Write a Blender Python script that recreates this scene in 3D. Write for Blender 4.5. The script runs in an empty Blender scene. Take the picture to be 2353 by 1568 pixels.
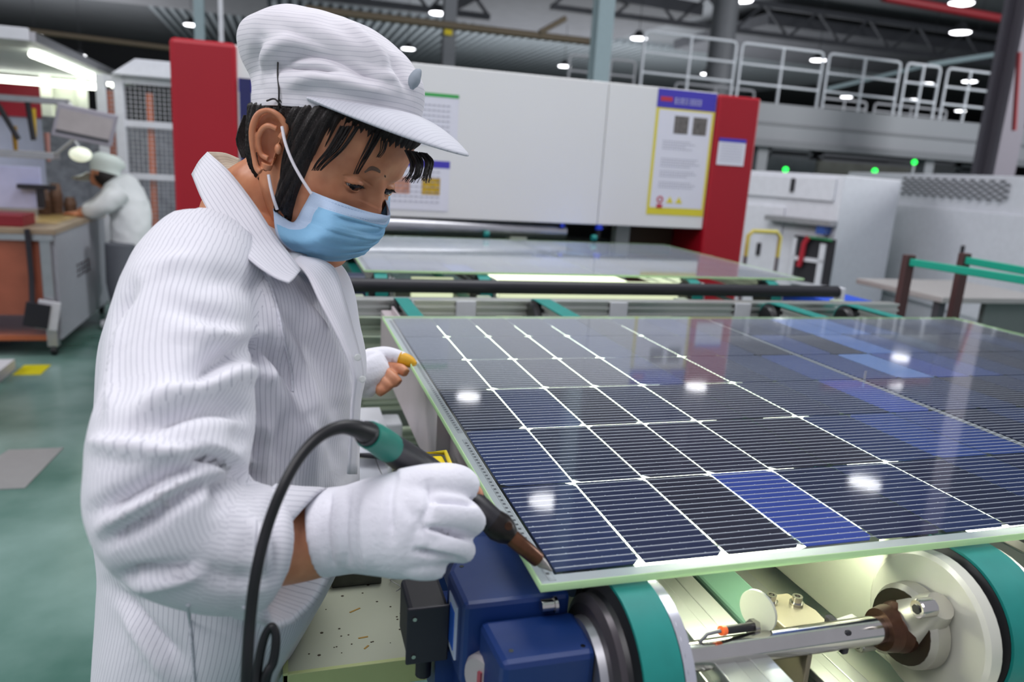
import bpy, bmesh, math, random
import numpy as np
from mathutils import Vector, Matrix
random.seed(7); rng = np.random.RandomState(7)
S = bpy.context.scene; COL = S.collection
PI = math.pi
# ---------------------------------------------------------------- camera
FPX = 1721.94
RC = np.array([[0.9575808, -0.2816447, 0.0609534], [-0.0072848, -0.2351148, -0.9719403], [0.2880729, 0.9302673, -0.2271932]])
CC = np.array([-0.20806, -0.54257, 1.32843])
cam = bpy.data.objects.new('camera', bpy.data.cameras.new('camera')); COL.objects.link(cam)
M = Matrix([[RC[0][i], -RC[1][i], -RC[2][i], CC[i]] for i in range(3)] + [[0, 0, 0, 1]])
cam.matrix_world = M
cam.data.sensor_width = 36; cam.data.lens = 36 * FPX / 2353; cam.data.clip_start = .02; cam.data.clip_end = 300
cam.data.dof.use_dof = True; cam.data.dof.focus_distance = .92; cam.data.dof.aperture_fstop = 4.3
S.camera = cam
# ---------------------------------------------------------------- light and exposure
S.view_settings.view_transform = 'Standard'; S.view_settings.look = 'None'; S.view_settings.gamma = 1
S.view_settings.use_curve_mapping = False; S.view_settings.exposure = 0.0
S.cycles.use_denoising = True
S.cycles.max_bounces = 6; S.cycles.diffuse_bounces = 3; S.cycles.glossy_bounces = 3; S.cycles.transparent_max_bounces = 24
S.cycles.transmission_bounces = 6; S.cycles.caustics_reflective = False; S.cycles.caustics_refractive = False
S.cycles.sample_clamp_indirect = 6
W = bpy.data.worlds.new('hall_ambient'); S.world = W; W.use_nodes = True
W.node_tree.nodes['Background'].inputs[0].default_value = (.86, .88, 1, 1)
W.node_tree.nodes['Background'].inputs[1].default_value = .50
def area(name, loc, aim, size, power, col=(1, 1, 1), sy=None):
    l = bpy.data.lights.new(name, 'AREA'); l.energy = power; l.color = col; l.size = size
    if sy: l.shape = 'RECTANGLE'; l.size_y = sy
    o = bpy.data.objects.new(name, l); COL.objects.link(o); o.location = loc
    o.rotation_euler = (Vector(aim) - Vector(loc)).to_track_quat('-Z', 'Y').to_euler(); return o
area('added_key_overhead', (-2.2, -1.6, 5.2), (-.2, .4, 1.1), 2.6, 135, (1, .97, 1))  # added soft key from up left behind the camera, no real fixture
area('added_fill_line', (1.5, 2.5, 5.6), (1.2, 2.6, 1), 3.0, 170, (.97, .98, 1))  # added fill over the conveyor line, not a fixture of the hall
area('added_fill_walkway', (17, 3, 5.5), (8, 10, 1.2), 4.5, 1100, (.96, .98, 1))  # added side fill for the cabinets and the walkway
area('added_fill_bench', (-8, 4, 5.5), (-1.8, 6, 1), 3.0, 330, (.97, .98, 1))  # added fill aimed at the bench area
area('hall_floor_bounce', (16, 42, 1.2), (16, 42, 9), 18, 2300, (.95, .97, 1))  # added upward panel, stands in for floor light reaching the ceiling
area('hall_floor_bounce_bench', (-14, 46, 1.2), (-14, 46, 9), 14, 1500, (.97, .97, 1))  # second added uplight, brightens the ceiling on the bench side
# ---------------------------------------------------------------- pixel -> plane helpers (to measure places in the hall)
def ray(x, y): return RC.T @ np.array([(x - 1176.5) / FPX, (y - 784) / FPX, 1.])
def U(x, y, d): return CC + ray(x, y) * d
def onz(x, y, z): r = ray(x, y); return CC + r * (z - CC[2]) / r[2]
def onY(x, y, Y): r = ray(x, y); return CC + r * (Y - CC[1]) / r[1]
def onX(x, y, X): r = ray(x, y); return CC + r * (X - CC[0]) / r[0]
def proj(P):
    q = (np.asarray(P) - CC) @ RC.T
    return np.stack([1176.5 + FPX * q[..., 0] / q[..., 2], 784 + FPX * q[..., 1] / q[..., 2], q[..., 2]], -1)
# ---------------------------------------------------------------- materials
def lin(h):
    if not isinstance(h, str): return tuple(h) + (1,)
    h = h.lstrip('#'); v = [int(h[i:i + 2], 16) / 255 for i in (0, 2, 4)]
    return tuple(c / 12.92 if c <= .04045 else ((c + .055) / 1.055) ** 2.4 for c in v) + (1,)
MATS = {}
def mat(name, col, rough=.5, metal=0, var=.06, scale=20, bump=0, emit=None, es=0, spec=.5, coat=0, bscale=None):
    if name in MATS: return MATS[name]
    m = bpy.data.materials.new(name); m.use_nodes = True; nt = m.node_tree; b = nt.nodes['Principled BSDF']
    b.inputs['Roughness'].default_value = rough; b.inputs['Metallic'].default_value = metal
    b.inputs['Specular IOR Level'].default_value = spec; b.inputs['Coat Weight'].default_value = coat
    c = lin(col)
    if var or bump:
        tc = nt.nodes.new('ShaderNodeTexCoord'); n = nt.nodes.new('ShaderNodeTexNoise'); n.inputs['Scale'].default_value = scale
        n.inputs['Detail'].default_value = 5; nt.links.new(tc.outputs['Object'], n.inputs['Vector'])
        mx = nt.nodes.new('ShaderNodeMix'); mx.data_type = 'RGBA'
        mx.inputs[6].default_value = tuple(max(0, x * (1 - 1.6 * var)) for x in c[:3]) + (1,)
        mx.inputs[7].default_value = tuple(min(1, x * (1 + 1.6 * var)) for x in c[:3]) + (1,)
        nt.links.new(n.outputs['Fac'], mx.inputs[0]); nt.links.new(mx.outputs[2], b.inputs['Base Color'])
        if bump:
            n2 = n
            if bscale:
                n2 = nt.nodes.new('ShaderNodeTexNoise'); n2.inputs['Scale'].default_value = bscale; n2.inputs['Detail'].default_value = 4
                nt.links.new(tc.outputs['Object'], n2.inputs['Vector'])
            bp = nt.nodes.new('ShaderNodeBump'); bp.inputs['Strength'].default_value = bump; bp.inputs['Distance'].default_value = .002
            nt.links.new(n2.outputs['Fac'], bp.inputs['Height']); nt.links.new(bp.outputs[0], b.inputs['Normal'])
    else: b.inputs['Base Color'].default_value = c
    if emit: b.inputs['Emission Color'].default_value = lin(emit); b.inputs['Emission Strength'].default_value = es
    MATS[name] = m; return m
def glassmat(name, tint=(.93, .97, .95), rough=.015, ior=1.5, gl=1.0):
    m = bpy.data.materials.new(name); m.use_nodes = True; nt = m.node_tree; nt.nodes.clear()
    o = nt.nodes.new('ShaderNodeOutputMaterial'); t = nt.nodes.new('ShaderNodeBsdfTransparent'); g = nt.nodes.new('ShaderNodeBsdfGlossy')
    f = nt.nodes.new('ShaderNodeFresnel'); x = nt.nodes.new('ShaderNodeMixShader'); t.inputs[0].default_value = tint + (1,)
    g.inputs['Roughness'].default_value = rough; f.inputs[0].default_value = ior; g.inputs[0].default_value = (gl, gl, gl, 1)
    ge = nt.nodes.new('ShaderNodeNewGeometry'); s1 = nt.nodes.new('ShaderNodeMath'); s1.operation = 'SUBTRACT'; s1.inputs[0].default_value = 1; nt.links.new(ge.outputs['Backfacing'], s1.inputs[1])
    mu = nt.nodes.new('ShaderNodeMath'); mu.operation = 'MULTIPLY'; nt.links.new(f.outputs[0], mu.inputs[0]); nt.links.new(s1.outputs[0], mu.inputs[1])
    nt.links.new(mu.outputs[0], x.inputs[0]); nt.links.new(t.outputs[0], x.inputs[1]); nt.links.new(g.outputs[0], x.inputs[2]); nt.links.new(x.outputs[0], o.inputs[0])
    MATS[name] = m; return m
def filmmat(name, col, trans=.5, clear=0.):
    m = bpy.data.materials.new(name); m.use_nodes = True; nt = m.node_tree; nt.nodes.clear()
    o = nt.nodes.new('ShaderNodeOutputMaterial'); d = nt.nodes.new('ShaderNodeBsdfDiffuse'); t = nt.nodes.new('ShaderNodeBsdfTranslucent')
    x = nt.nodes.new('ShaderNodeMixShader'); x.inputs[0].default_value = trans
    c = lin(col); d.inputs[0].default_value = c; t.inputs[0].default_value = c
    nt.links.new(d.outputs[0], x.inputs[1]); nt.links.new(t.outputs[0], x.inputs[2])
    if clear:
        tr = nt.nodes.new('ShaderNodeBsdfTransparent'); y = nt.nodes.new('ShaderNodeMixShader'); y.inputs[0].default_value = clear
        nt.links.new(x.outputs[0], y.inputs[1]); nt.links.new(tr.outputs[0], y.inputs[2]); x = y
    nt.links.new(x.outputs[0], o.inputs[0]); MATS[name] = m; return m
WHITE = mat('white_paint', '#d9dbe2', .45); OFFW = mat('cream_sheet', '#ececea', .35, var=.02, scale=2)
RED = mat('red_paint', '#a80f22', .38, var=.05, scale=3); ALU = mat('aluminium_profile', '#c9ccc8', .32, .75, var=.05, scale=8)
ALUW = mat('pale_machined_plate', '#d3d6c6', .42, .15, var=.06, scale=14); STEEL = mat('polished_steel', '#c4c1bd', .16, 1, var=.08, scale=30)
BRUSH = mat('brushed_steel', '#b4b4b8', .35, .9, var=.08, scale=25); DARK = mat('dark_plastic', '#1b1a22', .5)
BLACK = mat('black_rubber', '#0e0e12', .42); TEAL = mat('teal_belt', '#0f8078', .55, var=.1, scale=40, bump=.1)
BLUE = mat('blue_motor_paint', '#12306a', .42, var=.14, scale=9, bump=.15, bscale=60); GREYM = mat('grey_machine_paint', '#9a9ca0', .5)
DGREY = mat('dark_grey_steel', '#46474c', .6); MGREY = mat('mid_grey_steel', '#7d7f84', .55)
PALEB = mat('pale_blue_grey_column', '#93a6ab', .6); RUST = mat('oily_brown_steel', '#4a2f20', .4, .6, var=.4, scale=60)
YEL = mat('yellow_plastic', '#e8cf1a', .4); ORANGE = mat('orange_strip', '#e2753f', .5); LGREY = mat('light_grey_paint', '#c9cbd0', .5)
# ---------------------------------------------------------------- mesh collecting
class G:
    def __init__(s): s.v = []; s.f = []; s.sm = []
    def add(s, v, f, sm=False):
        k = len(s.v); s.v += [tuple(map(float, p)) for p in v]; s.f += [tuple(i + k for i in q) for q in f]; s.sm += [sm] * len(f); return s
    def box(s, a, b):
        x0, y0, z0 = map(min, a, b); x1, y1, z1 = map(max, a, b)
        return s.add([(x0, y0, z0), (x1, y0, z0), (x1, y1, z0), (x0, y1, z0), (x0, y0, z1), (x1, y0, z1), (x1, y1, z1), (x0, y1, z1)],
            [(0, 3, 2, 1), (4, 5, 6, 7), (0, 1, 5, 4), (1, 2, 6, 5), (2, 3, 7, 6), (3, 0, 4, 7)])
    def obox(s, c, sz, X=(1, 0, 0), Y=(0, 1, 0), Z=(0, 0, 1)):
        c = np.array(c, float); X, Y, Z = [np.array(a, float) / np.linalg.norm(a) * h / 2 for a, h in zip((X, Y, Z), sz)]
        v = [c + X * i + Y * j + Z * k for k in (-1, 1) for i, j in ((-1, -1), (1, -1), (1, 1), (-1, 1))]
        return s.add(v, [(0, 3, 2, 1), (4, 5, 6, 7), (0, 1, 5, 4), (1, 2, 6, 5), (2, 3, 7, 6), (3, 0, 4, 7)])
    def rings(s, R, cap=True, close=False, sm=True):
        n = len(R[0]); v = [p for r in R for p in r]; f = []
        m = len(R)
        for i in range(m if close else m - 1):
            for j in range(n):
                a, b = i * n + j, i * n + (j + 1) % n; c, d = ((i + 1) % m) * n + (j + 1) % n, ((i + 1) % m) * n + j; f.append((a, b, c, d))
        s.add(v, f, sm)
        if cap and not close: s.add(R[0], [tuple(range(n))[::-1]]); s.add(R[-1], [tuple(range(n))])
        return s
    def tube(s, pts, rad, n=12, cap=True):
        P = [np.array(p, float) for p in pts]; m = len(P)
        if not hasattr(rad, '__len__'): rad = [rad] * m
        T = [P[min(i + 1, m - 1)] - P[max(i - 1, 0)] for i in range(m)]; T = [t / (np.linalg.norm(t) + 1e-12) for t in T]
        a = np.array([0, 0, 1.]) if abs(T[0][2]) < .9 else np.array([1., 0, 0]); u = np.cross(T[0], a); u /= np.linalg.norm(u); R = []
        for i in range(m):
            u = u - T[i] * (u @ T[i]); u /= np.linalg.norm(u); w = np.cross(T[i], u)
            R.append([P[i] + rad[i] * (math.cos(2 * PI * k / n) * u + math.sin(2 * PI * k / n) * w) for k in range(n)])
        return s.rings(R, cap)
    def cyl(s, p, q, r, n=20, r2=None): return s.tube([p, q], [r, r if r2 is None else r2], n)
    def lathe(s, c, ax, prof, n=28, cap=True):
        c = np.array(c, float); ax = np.array(ax, float); ax /= np.linalg.norm(ax)
        a = np.array([0, 0, 1.]) if abs(ax[2]) < .9 else np.array([1., 0, 0]); u = np.cross(ax, a); u /= np.linalg.norm(u); w = np.cross(ax, u)
        R = [[c + ax * t + r * (math.cos(2 * PI * k / n) * u + math.sin(2 * PI * k / n) * w) for k in range(n)] for t, r in prof]
        for a, b in zip(R[:-1], R[1:]): s.rings([a, b], False)
        if cap: s.add(R[0], [tuple(range(n))[::-1]]); s.add(R[-1], [tuple(range(n))])
        return s
    def prism(s, poly, o, X, Y, Z):
        o, X, Y, Z = [np.array(a, float) for a in (o, X, Y, Z)]; n = len(poly)
        A = [o + X * p[0] + Y * p[1] for p in poly]; B = [p + Z for p in A]
        s.add(A + B, [tuple(range(n))[::-1], tuple(range(n, 2 * n))] + [(i, (i + 1) % n, n + (i + 1) % n, n + i) for i in range(n)]); return s
    def ell(s, c, r, nu=20, nv=12):
        r = (r,) * 3 if not hasattr(r, '__len__') else r; R = []
        for i in range(nv + 1):
            t = PI * (i + .02 * (i == 0) - .02 * (i == nv)) / nv
            R.append([(c[0] + r[0] * math.sin(t) * math.cos(2 * PI * k / nu), c[1] + r[1] * math.sin(t) * math.sin(2 * PI * k / nu), c[2] + r[2] * math.cos(t)) for k in range(nu)])
        return s.rings(R, True)
def meshof(name, g, base=(0, 0, 0), m=None):
    me = bpy.data.meshes.new(name); b = np.array(base, float)
    me.from_pydata([tuple(np.array(p) - b) for p in g.v], [], g.f); me.polygons.foreach_set('use_smooth', g.sm)
    if m: me.materials.append(m)
    bm = bmesh.new(); bm.from_mesh(me); bmesh.ops.recalc_face_normals(bm, faces=bm.faces); bm.to_mesh(me); bm.free()
    return me
BASE = {}
def tag(o, label=None, cat=None, group=None, kind=None):
    if label: o['label'] = label
    if cat: o['category'] = cat
    if group: o['group'] = group
    if kind: o['kind'] = kind
    return o
def thing(name, label, cat, loc, group=None):
    o = bpy.data.objects.new(name, None); COL.objects.link(o); o.location = tuple(map(float, loc)); o.empty_display_size = .05
    BASE[o.name] = np.array(loc, float); return tag(o, label, cat, group)
def part(name, g, m, parent, bev=0, label=None, kind=None):
    b = BASE[parent.name]; o = bpy.data.objects.new(name, meshof(name, g, b, m)); COL.objects.link(o); o.parent = parent; BASE[o.name] = b
    if bev: bevel(o, bev)
    return tag(o, label, None, None, kind)
def solo(name, g, m, label, cat, group=None, bev=0, kind=None):
    v = np.array(g.v); lo, hi = v.min(0), v.max(0); b = np.array([(lo[0] + hi[0]) / 2, (lo[1] + hi[1]) / 2, lo[2]])
    o = bpy.data.objects.new(name, meshof(name, g, b, m)); COL.objects.link(o); o.location = tuple(b); BASE[o.name] = b
    if bev: bevel(o, bev)
    return tag(o, label, cat, group, kind)
def bevel(o, w, seg=2):
    md = o.modifiers.new('edge', 'BEVEL'); md.width = w; md.segments = seg; md.limit_method = 'ANGLE'; md.angle_limit = .7
def copytree(o, parent=None, shift=(0, 0, 0)):
    c = o.copy(); COL.objects.link(c); c.parent = parent
    if parent is None: c.location = tuple(np.array(o.location) + np.array(shift))
    BASE[c.name] = BASE.get(o.name, np.zeros(3)) + np.array(shift)
    for ch in list(o.children): copytree(ch, c, shift)
    return c
def bx(a, b): return G().box(a, b)
V = lambda *a: np.array(a, float)
# ================================================================ the hall
FLOOR = bpy.data.materials.new('green_epoxy_floor'); FLOOR.use_nodes = True; nt = FLOOR.node_tree; b = nt.nodes['Principled BSDF']
tc = nt.nodes.new('ShaderNodeTexCoord'); n = nt.nodes.new('ShaderNodeTexNoise'); n.inputs['Scale'].default_value = 1.6; n.inputs['Detail'].default_value = 8
r = nt.nodes.new('ShaderNodeValToRGB'); r.color_ramp.elements[0].position = .35; r.color_ramp.elements[0].color = lin('#446a5f')
r.color_ramp.elements[1].position = .68; r.color_ramp.elements[1].color = lin('#86a39c')
nt.links.new(tc.outputs['Object'], n.inputs[0]); nt.links.new(n.outputs[0], r.inputs[0]); nt.links.new(r.outputs[0], b.inputs['Base Color']); b.inputs['Roughness'].default_value = .22
solo('floor', bx((-60, -6, -.1), (140, 78, 0)), FLOOR, 'green glossy epoxy factory floor', None, kind='structure')
solo('ceiling', bx((-60, 4, 9.6), (140, 78, 9.8)), mat('ceiling_sheet', '#8b8e93', .8, var=.1, scale=.4), 'dark grey factory ceiling', None, kind='structure')
g = G()
for i in range(90): g.box((-8 + i * .55, 46, 9.3), (-7.75 + i * .55, 78, 9.6))
tag(solo('trim_1', g, mat('ceiling_rib', '#b4bcc2', .7), 'ribs of the corrugated roof sheet', None, kind='structure'))
solo('wall_back', bx((-60, 77.6, 0), (140, 77.9, 9.6)), mat('far_wall', '#4c4d50', .8, var=.15, scale=.3), 'dim grey far wall of the hall', None, kind='structure')
solo('wall_left', bx((-45, -6, 0), (-44.7, 78, 9.6)), mat('side_wall', '#6a6a6e', .8), 'grey side wall of the hall beyond the bench', None, kind='structure')
solo('wall_right', bx((110, -6, 0), (110.3, 78, 9.6)), MATS['side_wall'], 'grey side wall of the hall beyond the walkway', None, kind='structure')
# roof girders, ducts and pipes
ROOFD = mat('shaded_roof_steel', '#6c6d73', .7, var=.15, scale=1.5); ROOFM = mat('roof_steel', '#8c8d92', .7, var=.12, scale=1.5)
def girder(a, b, h, w, label, m=ROOFD, n=10, name='roof_truss'):
    a, b = V(*a), V(*b); d = b - a; L = np.linalg.norm(d); d /= L; o = thing(name, label, 'truss', (a + b) / 2)
    side = np.cross(d, (0, 0, 1.)); mid = (a + b) / 2
    part('top_chord', G().obox(mid + V(0, 0, h / 2), (L, w, w), d, side), m, o); part('bottom_chord', G().obox(mid - V(0, 0, h / 2), (L, w, w), d, side), m, o)
    g = G()
    for i in range(n):
        p = a + d * L * i / n; q = a + d * L * (i + .5) / n; r_ = a + d * L * (i + 1) / n
        g.cyl(p - V(0, 0, h / 2), q + V(0, 0, h / 2), w * .3, 6); g.cyl(q + V(0, 0, h / 2), r_ - V(0, 0, h / 2), w * .3, 6)
    part('lattice_web', g, m, o); return o
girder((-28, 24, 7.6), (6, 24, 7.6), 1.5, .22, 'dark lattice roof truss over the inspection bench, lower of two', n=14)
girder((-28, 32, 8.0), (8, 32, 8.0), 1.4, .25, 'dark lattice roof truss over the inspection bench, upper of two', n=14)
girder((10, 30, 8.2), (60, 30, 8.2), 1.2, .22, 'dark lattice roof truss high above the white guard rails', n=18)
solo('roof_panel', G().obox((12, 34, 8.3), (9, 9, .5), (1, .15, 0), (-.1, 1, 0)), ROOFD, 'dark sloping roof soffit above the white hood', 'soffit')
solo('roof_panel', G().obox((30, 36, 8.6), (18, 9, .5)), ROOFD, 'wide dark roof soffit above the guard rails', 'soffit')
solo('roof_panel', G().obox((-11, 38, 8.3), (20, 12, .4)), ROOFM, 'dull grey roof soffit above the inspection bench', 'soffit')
def pipe(p, q, r, m, label, cat='pipe', name='ceiling_pipe'): return solo(name, G().cyl(p, q, r, 14), m, label, cat)
pipe(onY(700, 20, 14), onY(1390, 100, 14), .07, mat('tan_pipe', '#6f6250', .6), 'long tan cable pipe hanging above the white hood')
pipe(onY(60, 70, 16), onY(400, 112, 16), .05, MATS['tan_pipe'], 'thin tan pipe above the inspection bench')
pipe(onY(2030, -6, 14), onY(2320, 46, 14), .09, mat('dark_red_pipe', '#8c1c26', .5), 'dark red sprinkler pipe near the ceiling at the dark column')
pipe(onY(1240, 75, 13), onY(1300, 42, 13), .05, MATS['tan_pipe'], 'short slanting tan brace above the hood')
pipe(onY(2130, 150, 16), onY(2310, 122, 16), .07, PALEB, 'pale pipe slanting behind the guard rail by the dark column')
pipe(onY(1900, 205, 18), onY(2130, 150, 18), .06, PALEB, 'pale pipe slanting behind the tall guard rails')
def column(px0, px1, Y, zt, m, label, round_=False, name='hall_column'):
    a = onY(px0, 150, Y); c = onY(px1, 150, Y); x0, x1 = a[0], c[0]
    if round_: return solo(name, G().cyl(((x0 + x1) / 2, Y, 0), ((x0 + x1) / 2, Y, zt), (x1 - x0) / 2, 20), m, label, 'column')
    w = x1 - x0
    return solo(name, G().box((x0, Y, 0), (x1, Y + w * .2, zt)).box((x0, Y + w * .8, 0), (x1, Y + w, zt)).box((x0 + w * .4, Y + w * .2, 0), (x1 - w * .4, Y + w * .8, zt)), m, label, 'column')
column(1366, 1402, 8.5, 9.6, PALEB, 'pale blue-grey steel column rising behind the white hood')
column(449, 472, 11, 9.6, PALEB, 'pale grey steel column above the dark red pillar beside the cap')
column(505, 515, 9, 9.6, LGREY, 'slim white post above the dark red pillar')
column(1017, 1045, 16, 9.6, MGREY, 'grey column with a yellow mark beside the cap')
column(1627, 1678, 19, 9.6, MGREY, 'thick round grey column behind the guard rails', True)
column(2334, 2384, 10.5, 9.6, mat('dark_column', '#77707a', .6), 'dark steel column behind the end of the guard rails')
pipe(onY(2342, 120, 10.2), onY(2330, 300, 10.2), .04, MATS['dark_red_pipe'], 'upright dark red pipe on the dark column')
solo('column_mark', bx(onY(1022, 62, 15.9), onY(1038, 82, 15.95)), YEL, 'yellow mark on the grey column beside the cap', 'sign')
# high bay lamps
LAMPM = mat('lamp_glow', '#ffffff', .5, var=0, emit='#fbfbff', es=7.); HOUS = mat('lamp_housing', '#3c3d42', .5)
lamp_px = [((80, 80), 'high bay lamp above the bench canopy, at the picture edge'), ((185, 127), 'high bay lamp low over the bench light tube'),
 ((440, 57), 'high bay lamp beside the pale post over the dark red pillar'), ((1007, 30), 'upper high bay lamp by the column with the yellow mark'),
 ((938, 112), 'high bay lamp just over the cap front'), ((1297, 152), 'small high bay lamp just above the hood top edge'),
 ((1468, 88), 'high bay lamp at the start of the guard rails'), ((1705, 0), 'big high bay lamp cut by the top picture edge'),
 ((2207, 74), 'big high bay lamp below the dark red pipe'), ((1880, 138), 'high bay lamp crossing the top bar of the guard rail'),
 ((1945, 223), 'high bay lamp seen low through the long guard rail panel'), ((2228, 187), 'high bay lamp seen through the guard rail near the dark column'),
 ((2207, 255), 'dim high bay lamp seen at deck height through the rails'), ((1650, 125), 'small high bay lamp inside the first guard rail panel'),
 ((1625, 170), 'lowest small high bay lamp inside the first guard rail panel'), ((1665, 90), 'small high bay lamp on the top bar of the first guard rail'),
 ((2128, 192), 'small high bay lamp in the narrow guard rail panel'), ((2098, 229), 'faint high bay lamp below the narrow guard rail panel')]
def high_bay(x, y, z, label, proto=[None]):
    if proto[0] is None:
        o = thing('high_bay_lamp', label, 'lamp', (x, y, z), 'high bay lamps under the roof')
        part('reflector', G().lathe((x, y, z), (0, 0, 1), [(.0, .31), (.03, .31), (.16, .16), (.26, .12)], 20), HOUS, o)
        part('lens', G().lathe((x, y, z), (0, 0, 1), [(-.03, .27), (-.002, .30)], 20), LAMPM, o)
        part('hanger', G().cyl((x, y, z + .26), (x, y, 9.6), .012, 6), HOUS, o); proto[0] = o; return o
    p = proto[0]; o = copytree(p, None, V(x, y, z) - BASE[p.name]); o['label'] = label; return o
for (px, py), lb in lamp_px:
    P = onz(px, py, 6.2); high_bay(P[0], P[1], 6.2, lb)
for x, y, l in ((4.03, 10.6, 'first'), (4.04, 16.5, 'second'), (10.5, 10.4, 'third'), (10.5, 16.8, 'fourth'), (16.8, 16.5, 'fifth')):
    high_bay(x, y, 6.2, 'high bay lamp overhead, the %s of those mirrored in the solar panel glass' % l)
# ---------------------------------------------------------------- walkway with guard rails
YW = 13.
o = thing('walkway', 'grey raised walkway with white tubular guard rails along the hall', 'walkway', (10, YW, 0))
GP = mat('deck_grey_paint', '#85878c', .5, var=.05, scale=1)
part('fascia', bx((5.2, YW, 2.02), (34, YW + .12, 2.86)), GP, o); part('deck', bx((5.2, YW + .12, 2.75), (34, YW + 3.2, 2.85)), DGREY, o)
part('fascia_flange', bx((5.2, YW - .12, 2.02), (34, YW, 2.16)).box((5.2, YW - .03, 2.45), (34, YW, 2.5)), mat('deck_edge_paint', '#6b6d72', .5), o)
part('under_beam', bx((5.2, YW + 2.4, 2.2), (34, YW + 2.6, 2.75)), DGREY, o)
for x in (9.1, 13.35, 17.5, 24): part('support_post', bx((x - .12, YW + .1, 0), (x + .12, YW + .34, 2.05)), GP, o)
def rail(px0, px1, Y=YW + .05, zt=3.92, z0=2.8, m=WHITE, mids=1, r=.028):
    x0, x1 = onY(px0, 120, Y)[0], onY(px1, 120, Y)[0]; c = .08
    g = G().tube([(x0, Y, z0), (x0, Y, zt - c), (x0 + .02, Y, zt - .02), (x0 + c, Y, zt), (x1 - c, Y, zt), (x1 - .02, Y, zt - .02), (x1, Y, zt - c), (x1, Y, z0)], r, 8)
    for k in range(mids): xx = x0 + (x1 - x0) * (k + 1) / (mids + 1); g.cyl((xx, Y, z0), (xx, Y, zt), r, 8)
    for zz in (.36, .7): g.cyl((x0, Y, zt - (zt - z0 - .08) * zz), (x1, Y, zt - (zt - z0 - .08) * zz), r * .9, 8)
    part('guard_rail', g, m, o)
for a, b in ((1478, 1690), (1704, 1893), (1907, 2074), (2090, 2168), (2186, 2292), (2304, 2420)): rail(a, b)
for a, b in ((1310, 1362), (1405, 1462)): rail(a, b, YW + 3.0, 3.8, 2.8, LGREY, 0, .03)
for a, b in ((1560, 1745), (1905, 2010), (2030, 2200)): rail(a, b, YW + 3.1, 3.45, 2.85, LGREY, 1, .03)
for i, (a, b_, y0, y1, Y_, c_, lb) in enumerate(((1765, 1872, 338, 400, 19, '#8f9196', 'grey framed machine under the walkway beside the red pillar'), (1885, 2120, 352, 400, 22, '#8b8c84', 'long beige machine under the walkway between its posts'), (2205, 2305, 378, 410, 18, '#b0b2b6', 'pale grey machine top under the walkway by the dark column'), (2130, 2200, 360, 400, 24, '#6c6f70', 'dim grey machine in the dark under the walkway'))):
    A_, B2_ = onY(a, y0, Y_), onY(b_, y1, Y_); o = thing('distant_machine', lb, 'machine', ((A_[0] + B2_[0]) / 2, Y_ + 1, 0)); part('body', bx((A_[0], Y_, 0), (B2_[0], Y_ + 2, A_[2] - .25)), mat('distant_' + c_[1:], c_, .6, var=.3, scale=1.5), o, .03); part('top_frame', bx((A_[0] + .1, Y_ + .1, A_[2] - .25), (B2_[0] - .1, Y_ + .2, A_[2] - .17)).box((A_[0] + .1, Y_ + .1, A_[2] - .08), (B2_[0] - .1, Y_ + .2, A_[2])).box((A_[0] + .1, Y_ + .1, A_[2] - .25), (A_[0] + .2, Y_ + .2, A_[2])).box((B2_[0] - .2, Y_ + .1, A_[2] - .25), (B2_[0] - .1, Y_ + .2, A_[2])), GP, o)
# ---------------------------------------------------------------- white hood machine with red pillars
YH = 3.0
o = thing('hood_machine', 'white hooded machine between two dark red pillars behind the panels', 'machine', (.75, YH + .6, 0))
part('hood_panel', bx((-.42, YH, 1.065), (1.30, YH + .04, 1.752)), OFFW, o, .004); part('hood_panel', bx((1.304, YH, 1.065), (1.90, YH + .04, 1.752)), OFFW, o, .004)
part('hood_body', bx((-.42, YH + .045, 1.16), (1.90, YH + 1.1, 1.745)), OFFW, o, .004)
part('pillar', bx((-.66, YH - .02, 0), (-.40, YH + 1.1, 1.757)), RED, o, .02, 'dark red pillar beside the cap')
part('pillar', bx((1.902, YH - .02, 0), (2.145, YH + 1.1, 1.745)), RED, o, .012, 'red pillar with a small white notice')
part('drive_cover', G().cyl((-.3, YH - .02, 1.03), (1.15, YH + .06, 1.02), .035, 14), BRUSH, o)
part('lower_frame', bx((-.4, YH + .5, .86), (1.9, YH + .6, .95)).box((-.4, YH + .9, .75), (1.9, YH + 1.0, 1.16)), DGREY, o)
for x in (-.1, .25, .62, 1.0, 1.35): part('press_clamp', G().tube([(x, YH + .1, .99), (x, YH + .1, 1.05), (x + .03, YH + .16, 1.06), (x + .12, YH + .3, 1.05)], [.014, .016, .024, .028], 10), DGREY, o)
part('roller_block', bx((.3, YH + .08, .985), (.42, YH + .16, 1.03)), WHITE, o, .005); part('roller_block', bx((.86, YH + .05, .97), (.95, YH + .12, 1.01)), LGREY, o, .005)
for x in (.14, .72, 1.28): part('roller_wheel', G().lathe((x, YH - .02, 1.0), (1, 0, 0), [(-.012, .016), (.012, .016)], 14), TEAL, o)
part('valve', G().cyl((1.12, YH + .02, 1.045), (1.12, YH + .02, 1.085), .013, 10).cyl((1.32, YH + .02, 1.04), (1.32, YH + .02, 1.085), .02, 10), mat('blue_cap', '#1c3fd0', .4), o)
part('dark_opening', bx((1.62, YH + .28, .75), (1.88, YH + .3, 1.07)), mat('dark_brown_panel', '#3c2a14', .6), o)
part('leg', bx((1.5, YH + .2, 0), (1.58, YH + .26, 1.07)), LGREY, o); part('leg', bx((-.4, YH + .2, 0), (-.32, YH + .3, 1.2)), LGREY, o)
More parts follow.
